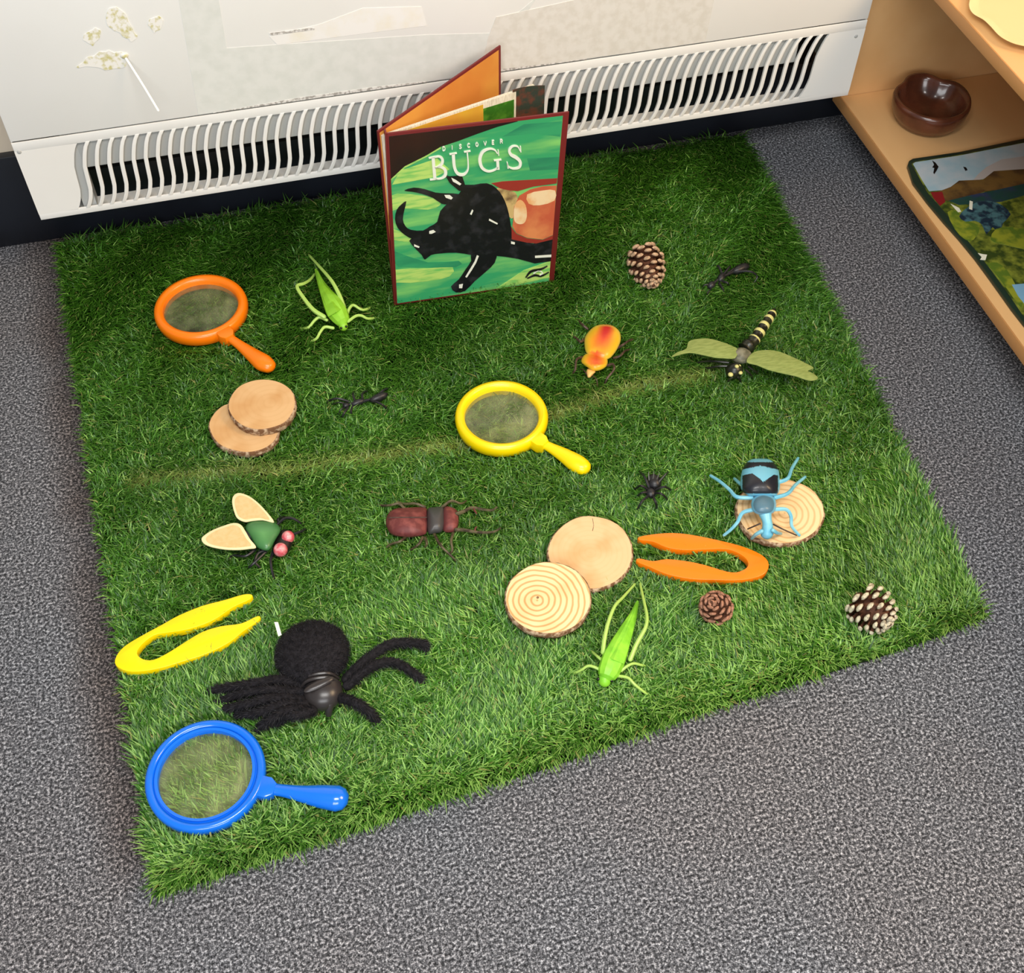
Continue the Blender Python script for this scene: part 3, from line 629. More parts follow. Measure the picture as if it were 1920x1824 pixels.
# ------------------------------------------------------------------ pine cones
m_cone = mat('cone_dark_brown', (70, 42, 30), .7, .25, noise=(200, (98, 62, 44), .4, .6)); 
def cone_mats(tip): return [m_cone, mat('cone_scale_tip', tip, .65, .3, noise=(300, tuple(int(v*.72) for v in tip), .4, .65))]
def pine_cone(label, base, tipp, r, tipc, nsc=70, seed=1, taper=.62, zc=None, openk=1.0):
    """base, tipp: world ends of the axis; r: greatest radius"""
    base = np.array(base, float); tipp = np.array(tipp, float); ax = tipp-base; Ln = np.linalg.norm(ax); ax /= Ln
    s1 = np.cross(ax, (0, 0, 1.)); s1 /= np.linalg.norm(s1); s2 = np.cross(s1, ax)
    mid = (base+tipp)/2; root = empty('pine_cone', (mid[0], mid[1], .012), label, 'pine cone', 'pine cones')
    b = MB(); b.tube([base, base+ax*Ln*.3, base+ax*Ln*.7, tipp-ax*Ln*.05], [r*.3, r*.52, r*.42, r*.1], 12); b.build('core', m_cone, root)
    rr = random.Random(seed); b = MB()
    for i in range(nsc):
        t = (i+.5)/nsc; a = i*2.39996; prof = (math.sin(math.pi*min(1, .16+.84*t)))**.55*(1-.28*t)
        rad_ = r*prof*rr.uniform(.95, 1.03); pos = base+ax*Ln*(.03+.90*t)
        d_ = s1*math.cos(a)+s2*math.sin(a); lean = -.12+.95*t*taper*1.1
        dr = d_*math.cos(lean)+ax*math.sin(lean); tang = np.cross(dr, ax); tang /= np.linalg.norm(tang); nr = np.cross(tang, dr)
        if np.dot(nr, ax) < 0: nr = -nr
        w0, w1 = r*.10, r*.21*(1-.35*t)*openk; root_p = pos+d_*r*.2*prof; end = pos+dr*rad_
        mid_ = root_p*.35+end*.65; th0, th1 = r*.035, r*.085
        def sect(p, w_, h_): return [p+tang*w_*math.cos(q)+nr*h_*math.sin(q) for q in [2*math.pi*j/8 for j in range(8)]]
        b.rings([sect(root_p, w0, th0), sect(mid_, w1*.95, th0*1.2), sect(end-dr*r*.09, w1, th1*.9)], 0, cap1=False)
        b.rings([sect(end-dr*r*.09, w1, th1*.9), sect(end-dr*r*.01, w1*.86, th1), sect(end+dr*r*.035+nr*r*.01, w1*.45, th1*.55)], 1, cap0=False)
    b.build('scales', cone_mats(tipc), root, sharp=60)
    for t in (0, .5, 1): p = base+(tipp-base)*t; press_w(p[0], p[1], r*.7, .4)
    return root
def gw(px, py, z): return g(px, py, z)
pine_cone('pale-tipped pine cone on the turf right of the book', gw(1203, 471, .036), gw(1226, 538, .026), .0300, (206, 172, 138), 74, 1)
pine_cone('large dark pine cone with whitish tips at the right front edge of the turf', gw(1612, 1124, .030), gw(1670, 1172, .034), .0305, (214, 204, 176), 60, 2)
pine_cone('smallest pine cone, reddish brown, just below the orange tweezers', gw(1348, 1146, .014), gw(1334, 1128, .046), .0215, (176, 126, 100), 46, 3, openk=1.35)

# ------------------------------------------------------------------ toy insects
def legs(root, paths, mm, name='leg', z=(.032, .03, .014), r=2.5, r1=None, n=7):
    for pts in paths:
        k = len(pts); zz_ = [p[2] if len(p) > 2 else float(np.interp(i/(k-1), np.linspace(0, 1, len(z)), z)) for i, p in enumerate(pts)]
        w_ = [g(p[0], p[1], q) for p, q in zip(pts, zz_)]; s_ = mpp(pts[0][0], pts[0][1]); ra = np.linspace(r, r1 if r1 else r*.7, k)*s_
        b = MB(); b.tube(w_, list(ra), n, k=4); b.build(name, mm, root)
m_gr = mat('lime_green_rubber', (138, 196, 44), .42, .5, noise=(60, (152, 214, 60), .4, .6)); m_gr2 = mat('pale_green_rubber', (176, 212, 104), .42, .5)
m_blk = mat('black_rubber', (24, 24, 27), .4, .5, noise=(120, (38, 38, 42), .45, .6)); m_eye = mat('black_eye', (14, 14, 12), .2)
def cricket(label, body, rads, hind, small_, eyes, z0=.030, m1=m_gr, m2=m_gr2):
    c = np.mean([p[:2] for p in body], 0); w0 = g(c[0], c[1], .012); root = empty('toy_cricket', w0, label, 'toy insect', 'green toy crickets')
    s_ = mpp(c[0], c[1]); k = len(body)
    zs = np.interp(np.arange(k)/(k-1), [0, .2, .5, 1], [z0-.006, z0, z0+.003, z0-.004])
    b = MB(); b.tube([g(p[0], p[1], q) for p, q in zip(body[1:], zs[1:])], [r*s_ for r in rads[1:]], 10, k=5, flat=.85, up=(0, 0, 1)); b.build('body', m1, root, sharp=30)
    b = MB(); hp = g(body[0][0], body[0][1], zs[0]); b.ball(hp, (rads[0]*s_, rads[0]*s_*1.1, rads[0]*s_*1.1)); hd = b.build('head', m1, root)
    for e in eyes: b = MB(); b.ball(g(e[0], e[1], zs[0]+.003), rads[0]*s_*.28, 0, 10, 7); b.build('eye', m_eye, hd)
    # folded wings: two leaf plates along the back
    for sg in (-1, 1):
        b = MB(); L_, R_ = [], []
        for i in range(2, k):
            p = np.array(body[i][:2], float); t_ = np.array(body[min(i+1, k-1)][:2], float)-np.array(body[i-1][:2], float); t_ /= np.linalg.norm(t_); nv = np.array([-t_[1], t_[0]])*sg
            ww = rads[i]*(1.12 if i < k-1 else .5); top = zs[i]+rads[i]*s_*.86+.0012
            L_.append((p, top)); R_.append((p+nv*ww*.85, zs[i]+rads[i]*s_*.35))
        vs = []; nn = len(L_)
        for a_, b_ in zip(L_, R_): vs += [g(a_[0][0], a_[0][1], a_[1]), g(b_[0][0], b_[0][1], b_[1]+.001), g(b_[0][0], b_[0][1], b_[1]-.0004), g(a_[0][0], a_[0][1], a_[1]-.0012)]
        fs = [(4*i+j, 4*i+(j+1) % 4, 4*i+4+(j+1) % 4, 4*i+4+j) for i in range(nn-1) for j in range(4)]+[(3, 2, 1, 0), (4*nn-4, 4*nn-3, 4*nn-2, 4*nn-1)]
        b.add(vs, fs); b.build('wing', m1, root, sharp=60)
    legs(root, hind, m2, 'hind_leg', (.032, .040, .045, .038, .018), 4.4, 2.4)
    legs(root, small_, m2, 'leg', (.027, .030, .026, .012), 3.0, 2.4)
    press(c[0], c[1], 14, .6)
    return root
Z = lambda pts: zz(pts, 1050, 1080, 210/1596)
cricket('bright green toy cricket in front of the ringed wood slice', Z([(635, 1480), (690, 1370), (760, 1190), (850, 980), (945, 770), (1035, 570), (1105, 365)]), [12, 20, 22, 18.5, 13.5, 8, 2.5],
    [Z([(610, 1090), (630, 920), (685, 670), (780, 430), (900, 300), (1065, 115)]), Z([(1000, 1190), (1095, 960), (1215, 740), (1240, 580), (1195, 350), (1140, 110)])],
    [Z([(620, 1220), (540, 1150), (430, 1055)]), Z([(580, 1340), (500, 1300), (400, 1280), (300, 1340), (175, 1400)]), Z([(870, 1350), (960, 1280), (1050, 1245), (1150, 1265), (1275, 1300)]), Z([(820, 1420), (970, 1450), (1060, 1540), (1170, 1630), (1285, 1715)])],
    Z([(545, 1465), (735, 1490)]), m1=mat('green_rubber_front', (124, 200, 48), .42, .5, noise=(60, (150, 222, 60), .4, .6)))
Z = lambda pts: zz(pts, 540, 470, 180/1824)
cricket('pale green toy cricket between the orange magnifying glass and the book', Z([(1050, 1430), (1010, 1290), (930, 1160), (840, 990), (740, 820), (640, 640), (530, 360)]), [8.5, 16.5, 19.5, 17, 12, 7.5, 2.6],
    [Z([(690, 1260), (480, 1120), (300, 900), (170, 680), (300, 625), (420, 550), (510, 440)]), Z([(1060, 1070), (980, 850), (860, 620), (740, 460), (560, 260), (400, 85)])],
    [Z([(740, 1320), (600, 1265), (500, 1330), (370, 1470), (170, 1475)]), Z([(860, 1470), (700, 1450), (610, 1550), (530, 1680), (360, 1735)]), Z([(1110, 1240), (1170, 1090), (1250, 1035), (1420, 1125), (1620, 1055)]), Z([(1140, 1345), (1290, 1240), (1400, 1235), (1520, 1290), (1715, 1265)])],
    Z([(1010, 1470), (1105, 1440)]), m1=m_gr)

# red and yellow shield bug
Z = lambda pts: zz(pts, 1050, 580, 160/1824)
m_vc = vcol('painted_toy', .38, .5, .15); m_vm = vcol('painted_toy_matt', .5, .4)
root = empty('toy_shield_bug', g(1128, 655, .012), 'orange, red and yellow toy shield bug above the yellow magnifying glass', 'toy insect')
def mixc(a, b_, t): t = min(max(t, 0), 1); return tuple(a[i]+(b_[i]-a[i])*t for i in range(3))
def bugc(px_, py_, t):
    x, y = (px_-1050)/.0877, (py_-580)/.0877
    axx = 1000+(y-400)*(-.33); d_ = abs(x-axx)/260
    base_ = mixc((242, 136, 30), (234, 196, 44), max(0, t*1.6-.5))
    red = max(0, 1-d_*1.25)*max(0, min(1, (820-y)/350)); base_ = mixc(base_, (206, 44, 40), red*1.25)
    if 900 < y < 1180: base_ = mixc(base_, (216, 78, 34), max(0, 1-abs(x-780)/220)*.9)
    if t > .93: base_ = mixc(base_, (232, 200, 90), .7)
    return base_
b = MB(); b.dome(Z([(950, 320), (1130, 350), (1270, 470), (1300, 640), (1250, 800), (1150, 960), (1040, 1060), (880, 1080), (680, 1000), (560, 930), (520, 760), (530, 600), (640, 440), (780, 345)]), .022, .013, colf=bugc, rows=9, k=5, under=.7); b.build('wing_case', m_vc, root, sharp=80)
b = MB(); b.dome(Z([(560, 950), (700, 960), (880, 1010), (1010, 1060), (1000, 1200), (890, 1290), (740, 1320), (600, 1250), (455, 1130), (480, 1020)]), .023, .011, colf=bugc, rows=7, under=.7); b.build('thorax', m_vc, root, sharp=80)
b = MB(); b.dome(Z([(590, 1270), (700, 1290), (760, 1330), (700, 1400), (640, 1460), (585, 1450), (560, 1350)]), .022, .006, colf=lambda a, c_, t: (246, 196, 120), under=.7); b.build('head', m_vc, root, sharp=80)
m_brn = mat('brown_black_rubber', (58, 42, 34), .45, .4, noise=(150, (92, 72, 58), .45, .65))
legs(root, [Z(p) for p in [[(1240, 820), (1370, 740), (1470, 670), (1600, 620)], [(1150, 1040), (1290, 990), (1400, 880), (1560, 860)], [(1000, 1200), (1130, 1170), (1150, 1290), (1010, 1470), (950, 1620)], [(470, 1020), (350, 1080), (320, 1300), (200, 1430)], [(590, 420), (470, 320), (370, 210)], [(520, 650), (430, 690), (330, 600), (230, 580)]]], m_brn, 'leg', (.022, .027, .022, .010), 2.6, 1.8)
legs(root, [Z([(700, 1420), (780, 1500), (800, 1640)]), Z([(600, 1440), (500, 1290), (430, 1280)])], m_brn, 'antenna', (.024, .026, .018), 1.3, .9)
press(1128, 655, 34, .55)

# dragonfly
Z = lambda pts: zz(pts, 1240, 580, 1/6.)
root = empty('toy_dragonfly', g(1385, 680, .012), 'toy dragonfly with olive wings and a black and yellow striped tail', 'toy insect')
m_bk = mat('gloss_black', (22, 24, 18), .35, noise=(80, (40, 44, 28), .45, .6)); m_cy = mat('pale_yellow_band', (200, 198, 126), .4)
tl = smooth([tuple(g(p[0], p[1], z_)) for p, z_ in zip(Z([(930, 450), (1020, 370), (1100, 265), (1170, 160), (1235, 70), (1270, 5)]), (.040, .043, .045, .046, .045, .043))], 8)
b = MB(); nT = len(tl); s_ = mpp(1430, 620)
def tr_(i): return float(np.interp(i/(nT-1), [0, .2, .4, .85, 1], [14, 11, 10, 8, 3.5]))*s_
T = np.gradient(np.array(tl), axis=0); T /= np.linalg.norm(T, axis=1)[:, None]
def rg(i, k=1.0):
    S_ = np.cross(T[i], (0, 0, 1)); S_ /= np.linalg.norm(S_); B_ = np.cross(S_, T[i]); return [np.array(tl[i])+tr_(i)*k*(S_*math.cos(a)+B_*math.sin(a)) for a in np.linspace(0, 2*math.pi, 14, endpoint=False)]
for i in range(nT-1):
    ph = (i-9)/6.0; band = (i > 9 and ph % 1 < .2 and i < nT-5)
    b.rings([rg(i, 1.0+.10*math.sin(ph*2*math.pi)), rg(i+1, 1.0+.10*math.sin((ph+1/6.)*2*math.pi))], 1 if band else 0, cap0=(i == 0), cap1=(i == nT-2))
b.build('tail', [m_bk, m_cy], root, sharp=80)
m_thx = mat('grey_thorax', (128, 126, 106), .5, noise=(120, (84, 84, 66), .4, .6))
b = MB(); b.ball(g(*Z([(900, 520)])[0], .040), (19*s_, 17*s_, 12*s_), n=18); b.build('thorax', m_thx, root)
b = MB(); hc = g(*Z([(820, 690)])[0], .032)
b.ball(hc, (16*s_, 15*s_, 15*s_), 0, 20, 14)
for (x_, y_, r_) in [(745, 635, 3.4), (795, 620, 3.2), (830, 675, 4), (868, 648, 3.4), (755, 735, 5), (892, 722, 4)]:
    d_ = g(*Z([(x_, y_)])[0], .034)-hc; v_ = np.array([d_[0], d_[1], 0]); rr_ = 15.5*s_; zl = math.sqrt(max(0, rr_**2-min(rr_**2*.9, v_[0]**2+v_[1]**2))); b.ball(hc+v_*.8+np.array([0, -rr_*.25, zl*.95]), (r_*s_, r_*s_, r_*s_*.7), 1, 10, 6)
b.build('head', [m_bk, m_cy], root, sharp=80)
m_wg = mat('olive_wing', (142, 156, 88), .5, .35, noise=(90, (124, 140, 74), .4, .62, (1, 4, 1)))
for wpx, zw in ((Z([(830, 545), (700, 545), (600, 538), (450, 505), (330, 485), (230, 500), (115, 530), (180, 480), (280, 440), (300, 370), (350, 340), (460, 325), (560, 330), (700, 370), (800, 410), (860, 450)]), .047), (Z([(960, 590), (1080, 625), (1200, 675), (1360, 715), (1520, 750), (1600, 780), (1680, 798), (1745, 788), (1762, 762), (1710, 720), (1650, 690), (1690, 670), (1710, 650), (1600, 590), (1400, 500), (1290, 465), (1200, 455), (1080, 465), (1000, 510)]), .045)):
    b = MB(); pts = th([(p[0], p[1]) for p in smooth(wpx, 3, True)], zw); b.poly(pts, zw-.0016, zw, .0005); b.build('wing', m_wg, root)
legs(root, [Z(p) for p in [[(760, 600), (600, 585), (450, 590), (310, 620)], [(780, 640), (640, 640), (520, 660), (420, 650)], [(980, 640), (1060, 700), (1100, 740)], [(950, 680), (1010, 740), (1040, 790)], [(800, 760), (760, 800), (730, 850)], [(860, 760), (890, 800), (900, 850)]]], m_bk, 'leg', (.030, .028, .020, .010), 2.4, 1.6)
press(1385, 690, 24, .6)

# small black ants
def ant2(label, segs, lg, ants, zb=.021):
    c = np.mean([[s__[1], s__[2]] for s__ in segs], 0); return _ant(label, segs, lg, ants, zb, c)
def _ant(label, segs, lg, ants, zb, c):
    root = empty('toy_ant', g(c[0], c[1], .01), label, 'toy insect', 'black toy ants'); s_ = mpp(c[0], c[1])
    for nm, x_, y_, rx, ry, a_ in segs:
        c_, si = math.cos(a_), math.sin(a_); rot = np.array([[c_, -si, 0], [si, c_, 0], [0, 0, 1]])
        b = MB(); b.ball(g(x_, y_, zb), (rx*s_, ry*s_, ry*s_), 0, 14, 10, rot); b.build(nm, m_blk, root)
    b = MB(); b.tube([g(s__[1], s__[2], zb) for s__ in segs], 2.6*s_, 8); b.build('waist', m_blk, root)
    legs(root, lg, m_blk, 'leg', (zb, zb+.006, zb-.002, .012), 2.3, 1.7); legs(root, ants, m_blk, 'antenna', (zb, zb+.003, zb-.003), 1.5, 1.1)
    press(c[0], c[1], 26, .7)
Z = lambda pts: zz(pts, 1160, 440, 280/1920)
zc_ = lambda x_, y_: Z([(x_, y_)])[0]
ant2('black toy ant to the right of the pale-tipped pine cone', [('head', *zc_(1190, 650), 9, 7, .6), ('thorax', *zc_(1320, 550), 12, 7, .9), ('abdomen', *zc_(1570, 440), 20, 8.5, .25)],
    [Z(p) for p in [[(1330, 500), (1280, 400), (1250, 450)], [(1350, 510), (1420, 420), (1440, 400)], [(1400, 500), (1560, 390), (1700, 370)], [(1340, 600), (1400, 620), (1420, 660)], [(1290, 620), (1340, 700), (1350, 760)], [(1450, 480), (1680, 470), (1780, 540), (1720, 640)]]],
    [Z([(1180, 660), (1120, 640), (1070, 690)]), Z([(1200, 680), (1150, 740), (1140, 790)])])
Z = lambda pts: zz(pts, 600, 700, 180/1920)
ant2('black toy ant half sunk in the turf right of the stacked wood slices', [('head', *zc_(520, 640), 7, 5.5, .4), ('thorax', *zc_(760, 580), 14, 6, .2), ('abdomen', *zc_(1180, 480), 19, 8, .3)],
    [Z(p) for p in [[(700, 560), (660, 420), (680, 360)], [(860, 540), (850, 400), (1000, 330)], [(600, 570), (350, 500), (150, 560), (80, 660)], [(650, 650), (620, 760), (640, 880)], [(560, 680), (480, 800), (430, 920)], [(1000, 540), (1200, 600), (1330, 700), (1350, 800)], [(1150, 440), (1280, 330), (1400, 280)]]],
    [Z([(500, 600), (380, 580), (240, 620)]), Z([(500, 680), (420, 720), (360, 820)])])
# small black spider
Z = lambda pts: zz(pts, 1160, 850, 130/1824)
root = empty('toy_spider', g(1222, 908, .01), 'small black toy spider left of the blue toy bee', 'toy spider'); s_ = mpp(1222, 908)
b = MB(); b.ball(g(*Z([(930, 740)])[0], .027), (14*s_, 17*s_, 11*s_)); b.build('abdomen', m_blk, root)
b = MB(); b.ball(g(*Z([(840, 1040)])[0], .025), (10*s_, 11*s_, 8*s_)); b.build('head', m_blk, root)
legs(root, [Z(p) for p in [[(800, 900), (700, 650), (600, 520), (520, 480)], [(780, 960), (600, 850), (480, 900), (330, 1000)], [(780, 1020), (600, 1040), (430, 1180)], [(800, 1100), (620, 1250), (520, 1420), (480, 1500)], [(940, 920), (1150, 650), (1260, 530), (1330, 480)], [(960, 970), (1180, 880), (1330, 930), (1450, 1020)], [(940, 1040), (1120, 1060), (1260, 1180), (1290, 1260)], [(900, 1120), (960, 1260), (1000, 1400), (960, 1540)]]], m_blk, 'leg', (.026, .033, .024, .010), 2.6, 1.7)
m_hi = mat('grey_spikes', (92, 92, 88), .4)
b = MB()
for p in ([(800, 700), (790, 560), (790, 470)], [(900, 680), (920, 560), (925, 470)], [(1000, 690), (1040, 590), (1060, 520)], [(1060, 740), (1170, 620), (1250, 530)]):
    b.tube(PP([q+(z_,) for q, z_ in zip(Z(p), (.033, .038, .040))]), [1.3*s_, 1.1*s_, .5*s_], 5)
b.build('spikes', m_hi, root, label='grey spikes on the back')
press(1222, 908, 26, .65)

# fly
Z = lambda pts: zz(pts, 360, 900, .125)
root = empty('toy_fly', g(490, 1000, .012), 'toy fly with a green body, cream wings and pink eyes', 'toy insect')
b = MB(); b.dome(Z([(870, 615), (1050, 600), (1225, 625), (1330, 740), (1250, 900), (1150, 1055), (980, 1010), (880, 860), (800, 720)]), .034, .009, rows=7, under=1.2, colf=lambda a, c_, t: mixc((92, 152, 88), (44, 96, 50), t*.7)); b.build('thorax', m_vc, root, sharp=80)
for wp in ([(1230, 625), (1100, 450), (960, 310), (830, 225), (700, 190), (620, 235), (600, 330), (630, 470), (680, 570), (790, 620), (900, 605), (1060, 595)], [(960, 1000), (870, 880), (800, 760), (730, 665), (620, 640), (450, 690), (300, 750), (190, 820), (140, 880), (180, 950), (300, 1000), (500, 1035), (700, 1040), (850, 1025)]):
    q = [(p[0], p[1]) for p in smooth(Z(wp), 4, True)]; pts = th(q, .040); b = MB(); b.poly(pts, .038, .040, .0006, 0)
    cq = np.mean(q, 0); b.poly(th([cq+(np.array(p)-cq)*.83 for p in q], .0402), .0399, .0403, 0, 1)
    b.build('wing', [mat('wing_pale_edge', (236, 224, 174), .5), mat('wing_cream', (224, 194, 140), .5, noise=(200, (214, 186, 128), .4, .6))], root)
b = MB(); b.dome(Z([(1330, 760), (1420, 740), (1540, 800), (1500, 980), (1420, 1120), (1280, 1160), (1200, 1080), (1240, 930)]), .026, .011, colf=lambda a, c_, t: (30, 24, 24), under=1.0); hd = b.build('head', m_vc, root, sharp=80)
m_pk = mat('pink_eye', (206, 84, 96), .3, .5, noise=(120, (238, 176, 176), .45, .66)); s_ = mpp(530, 1020)
for e in ((1440, 855, 12.5), (1328, 1045, 13.5)):
    b = MB(); b.ball(g(*Z([e[:2]])[0], .034), e[2]*s_*.98); b.build('eye', m_pk, hd)
b = MB(); b.tube(PP([q+(z_,) for q, z_ in zip(Z([(1100, 850), (850, 860), (600, 870)]), (.028, .028, .026))]), [15*s_, 15*s_, 7*s_], 12); b.build('abdomen', m_blk, root)
legs(root, [Z(p) for p in [[(1270, 680), (1380, 580), (1500, 570), (1620, 640), (1660, 720)], [(1300, 640), (1300, 580), (1420, 540)], [(1130, 1040), (990, 1100), (950, 1230), (1030, 1330), (1040, 1480)], [(1210, 1080), (1180, 1220), (1210, 1400), (1260, 1560)], [(950, 1040), (800, 1140), (620, 1130), (480, 1200)], [(1490, 820), (1640, 770), (1720, 720)], [(1100, 1080), (900, 1270), (830, 1330)]]], m_blk, 'leg', (.028, .030, .022, .010), 3, 2)
press(490, 1000, 30, .6)

# stag beetle
Z = lambda pts: zz(pts, 680, 910, 270/1920)
root = empty('toy_stag_beetle', g(790, 980, .012), 'maroon toy stag beetle with long jaws in the middle left of the turf', 'toy insect')
m_mr = mat('maroon_rubber', (104, 46, 46), .6, .5, noise=(90, (134, 70, 66), .45, .62)); m_gy = mat('charcoal_rubber', (70, 68, 68), .42, .5)
m_lg = mat('olive_brown_rubber', (92, 84, 58), .5, .4, noise=(120, (54, 44, 30), .45, .6))
zo = lambda z: .0
b = MB(); b.dome(Z([(340, 380), (430, 310), (600, 295), (835, 295), (860, 400), (865, 560), (840, 650), (700, 685), (560, 690), (400, 660), (330, 580), (310, 480)]), .022, .016, rows=8, under=.7, colf=None); wc = b.build('wing_case', m_mr, root, sharp=80)
b = MB(); sm_ = PP([q+(.0385,) for q in Z([(345, 430), (500, 425), (700, 425), (855, 425)])]); b.tube(sm_, .0006, 5); b.build('wing_seam', m_brn, wc)
b = MB(); b.dome(Z([(870, 310), (960, 290), (1070, 290), (1095, 400), (1095, 540), (1050, 620), (960, 640), (875, 640), (860, 480)]), .023, .014, rows=7, under=.7); b.build('thorax', m_gy, root, sharp=80)
b = MB(); b.dome(Z([(1085, 295), (1180, 290), (1260, 340), (1280, 470), (1260, 580), (1200, 625), (1080, 610), (1060, 480)]), .024, .011, rows=7, under=.7); b.build('head', m_mr, root, sharp=80)
legs(root, [Z([(1250, 380), (1350, 345), (1460, 295), (1600, 320), (1720, 330), (1790, 290)]), Z([(1240, 590), (1360, 595), (1540, 625), (1740, 620), (1835, 570)])], m_lg, 'jaw', (.030, .030, .028, .030), 4, 1.8)
legs(root, [Z([(1480, 310), (1500, 350), (1520, 380)]), Z([(1500, 615), (1500, 575), (1520, 550)])], m_mr, 'jaw_tooth', (.029, .030, .030), 2, 1)
legs(root, [Z(p) for p in [[(560, 310), (480, 240), (370, 262), (220, 262), (120, 200)], [(830, 290), (700, 240), (540, 245), (380, 180)], [(1060, 290), (1180, 205), (1320, 240), (1430, 165)], [(580, 680), (500, 745), (360, 790), (270, 880)], [(800, 690), (740, 790), (600, 880)], [(830, 690), (855, 780), (800, 860)], [(950, 640), (1040, 800), (1170, 930), (1340, 1090)], [(1210, 620), (1180, 740), (1190, 880), (1060, 960)]]], m_lg, 'leg', (.024, .028, .022, .010), 3.0, 1.8)
press(770, 980, 34, .5); press(830, 985, 20, .5)

# big furry spider
Z = lambda pts: zz(pts, 380, 1140, 460/1920)
root = empty('toy_tarantula', g(590, 1260, .01), 'large furry black toy spider with a small white tag behind the blue magnifying glass', 'toy spider')
m_fb = mat('black_plush', (22, 20, 23), .85, .2, noise=(200, (34, 32, 36), .4, .6)); m_fur = mat('black_fur', (28, 27, 31), .6, .3)
m_shine = mat('black_vinyl', (50, 46, 46), .3, .5)
s_ = mpp(585, 1240)
ac = g(585, 1224, .038); ar_ = np.array([68*s_, 66*s_, 36*s_*1.05])
b = MB(); b.ball(ac, ar_, 0, 32, 20); ab = b.build('abdomen', m_fb, root, sharp=80)
cc_ = g(606, 1298, .032); cr = np.array([36*s_, 36*s_, 26*s_])
b = MB(); b.ball(cc_, cr, 0, 24, 14); tx = b.build('thorax', m_shine, root, sharp=80, label='shiny black head and back')
b = MB(); b.ball(g(598, 1283, .048), (30*s_, 9*s_, 5*s_), 0, 16, 8, rot=np.array([[.96, -.26, 0], [.26, .96, 0], [0, 0, 1]])); b.build('collar_fold', m_shine, tx)
for fy, fw in ((1268, 34), (1276, 36)):
    b = MB(); b.tube([g(598-fw, fy+14, .034), g(590-fw*.3, fy-1, .047), g(602+fw*.4, fy-6, .047), g(602+fw, fy+4, .034)], [2.2*s_, 3.6*s_, 3.6*s_, 2.2*s_], 8); b.build('back_fold', m_shine, tx)
for px_ in ((592, 1330), (618, 1332)): b = MB(); b.tube([g(px_[0], px_[1]-14, .034), g(px_[0]-2, px_[1]+8, .022)], [9*s_, 6*s_], 10); b.build('fang', m_shine, tx)
LP = [[(780, 600), (600, 560), (400, 590), (200, 620), (50, 650)], [(780, 660), (560, 640), (330, 660), (110, 740)], [(780, 720), (560, 700), (350, 750), (140, 790)], [(800, 790), (640, 800), (520, 880), (430, 950)],
      [(1120, 560), (1260, 420), (1450, 290), (1600, 270), (1735, 285), (1745, 350)], [(1130, 610), (1300, 470), (1480, 420), (1640, 500), (1735, 590)], [(1080, 700), (1200, 740), (1300, 810), (1370, 890)], [(860, 800), (760, 830), (640, 850), (560, 920)], [(800, 750), (600, 760), (420, 820), (260, 830)]]
fur = []
def fur_on(pts_n, L_, n_, wd=.00035):
    for p, nr in pts_n:
        fur.append((p, nr, L_, wd))
for lp in LP:
    q = Z(lp); kk = len(q); zl = np.interp(np.arange(kk)/(kk-1), [0, .3, .7, 1], [.034, .042, .030, .014]); w_ = [g(p[0], p[1], z_) for p, z_ in zip(q, zl)]
    b = MB(); ra = np.linspace(9.5, 7, kk)*s_; b.tube(w_, list(ra), 10); b.build('leg', m_fb, root)
    sp = smooth([tuple(p)+(r_,) for p, r_ in zip(w_, ra)], 8)
    for i in range(len(sp)-1):
        t_ = sp[i+1][:3]-sp[i][:3]; t_ /= np.linalg.norm(t_); a1 = np.cross(t_, (0, 0, 1.)); a1 /= np.linalg.norm(a1); a2 = np.cross(a1, t_)
        for _ in range(40):
            a = random.uniform(0, 2*math.pi); nr = a1*math.cos(a)+a2*math.sin(a); f_ = random.random()
            fur.append((sp[i][:3]*(1-f_)+sp[i+1][:3]*f_+nr*sp[i][3]*.9, nr+t_*.8, random.uniform(.003, .0065), .0004))
for _ in range(9000):
    u = rng.normal(size=3); u /= np.linalg.norm(u)
    if u[2] < -.5: continue
    fur.append((ac+u*ar_*.98, u/ar_*ar_[2]+rng.normal(size=3)*.35, random.uniform(.0025, .0055), .00035))
b = MB()
for p, nr, L_, wd in fur:
    nr = nr/np.linalg.norm(nr); sd = np.cross(nr, rng.normal(size=3)); sd /= np.linalg.norm(sd)
    b.add([p-sd*wd, p+sd*wd, p+nr*L_+np.array([0, 0, -.001])], [(0, 1, 2)])
o = b.build('fur', m_fur, root, sharp=180); o['kind'] = 'stuff'
b = MB(); tg = PP([q+(z_,) for q, z_ in zip(Z([(560, 110), (590, 110), (618, 210), (592, 222)]), (.055, .055, .050, .050))])
b.add(tg+[p+np.array([0, .0006, -.0004]) for p in tg], [(0, 1, 2, 3), (7, 6, 5, 4), (0, 4, 5, 1), (1, 5, 6, 2), (2, 6, 7, 3), (3, 7, 4, 0)]); b.build('tag', mat('white_label', (226, 232, 214), .5), ab, label='small white label tag')
press(585, 1235, 52, .5); press(606, 1298, 32, .6)

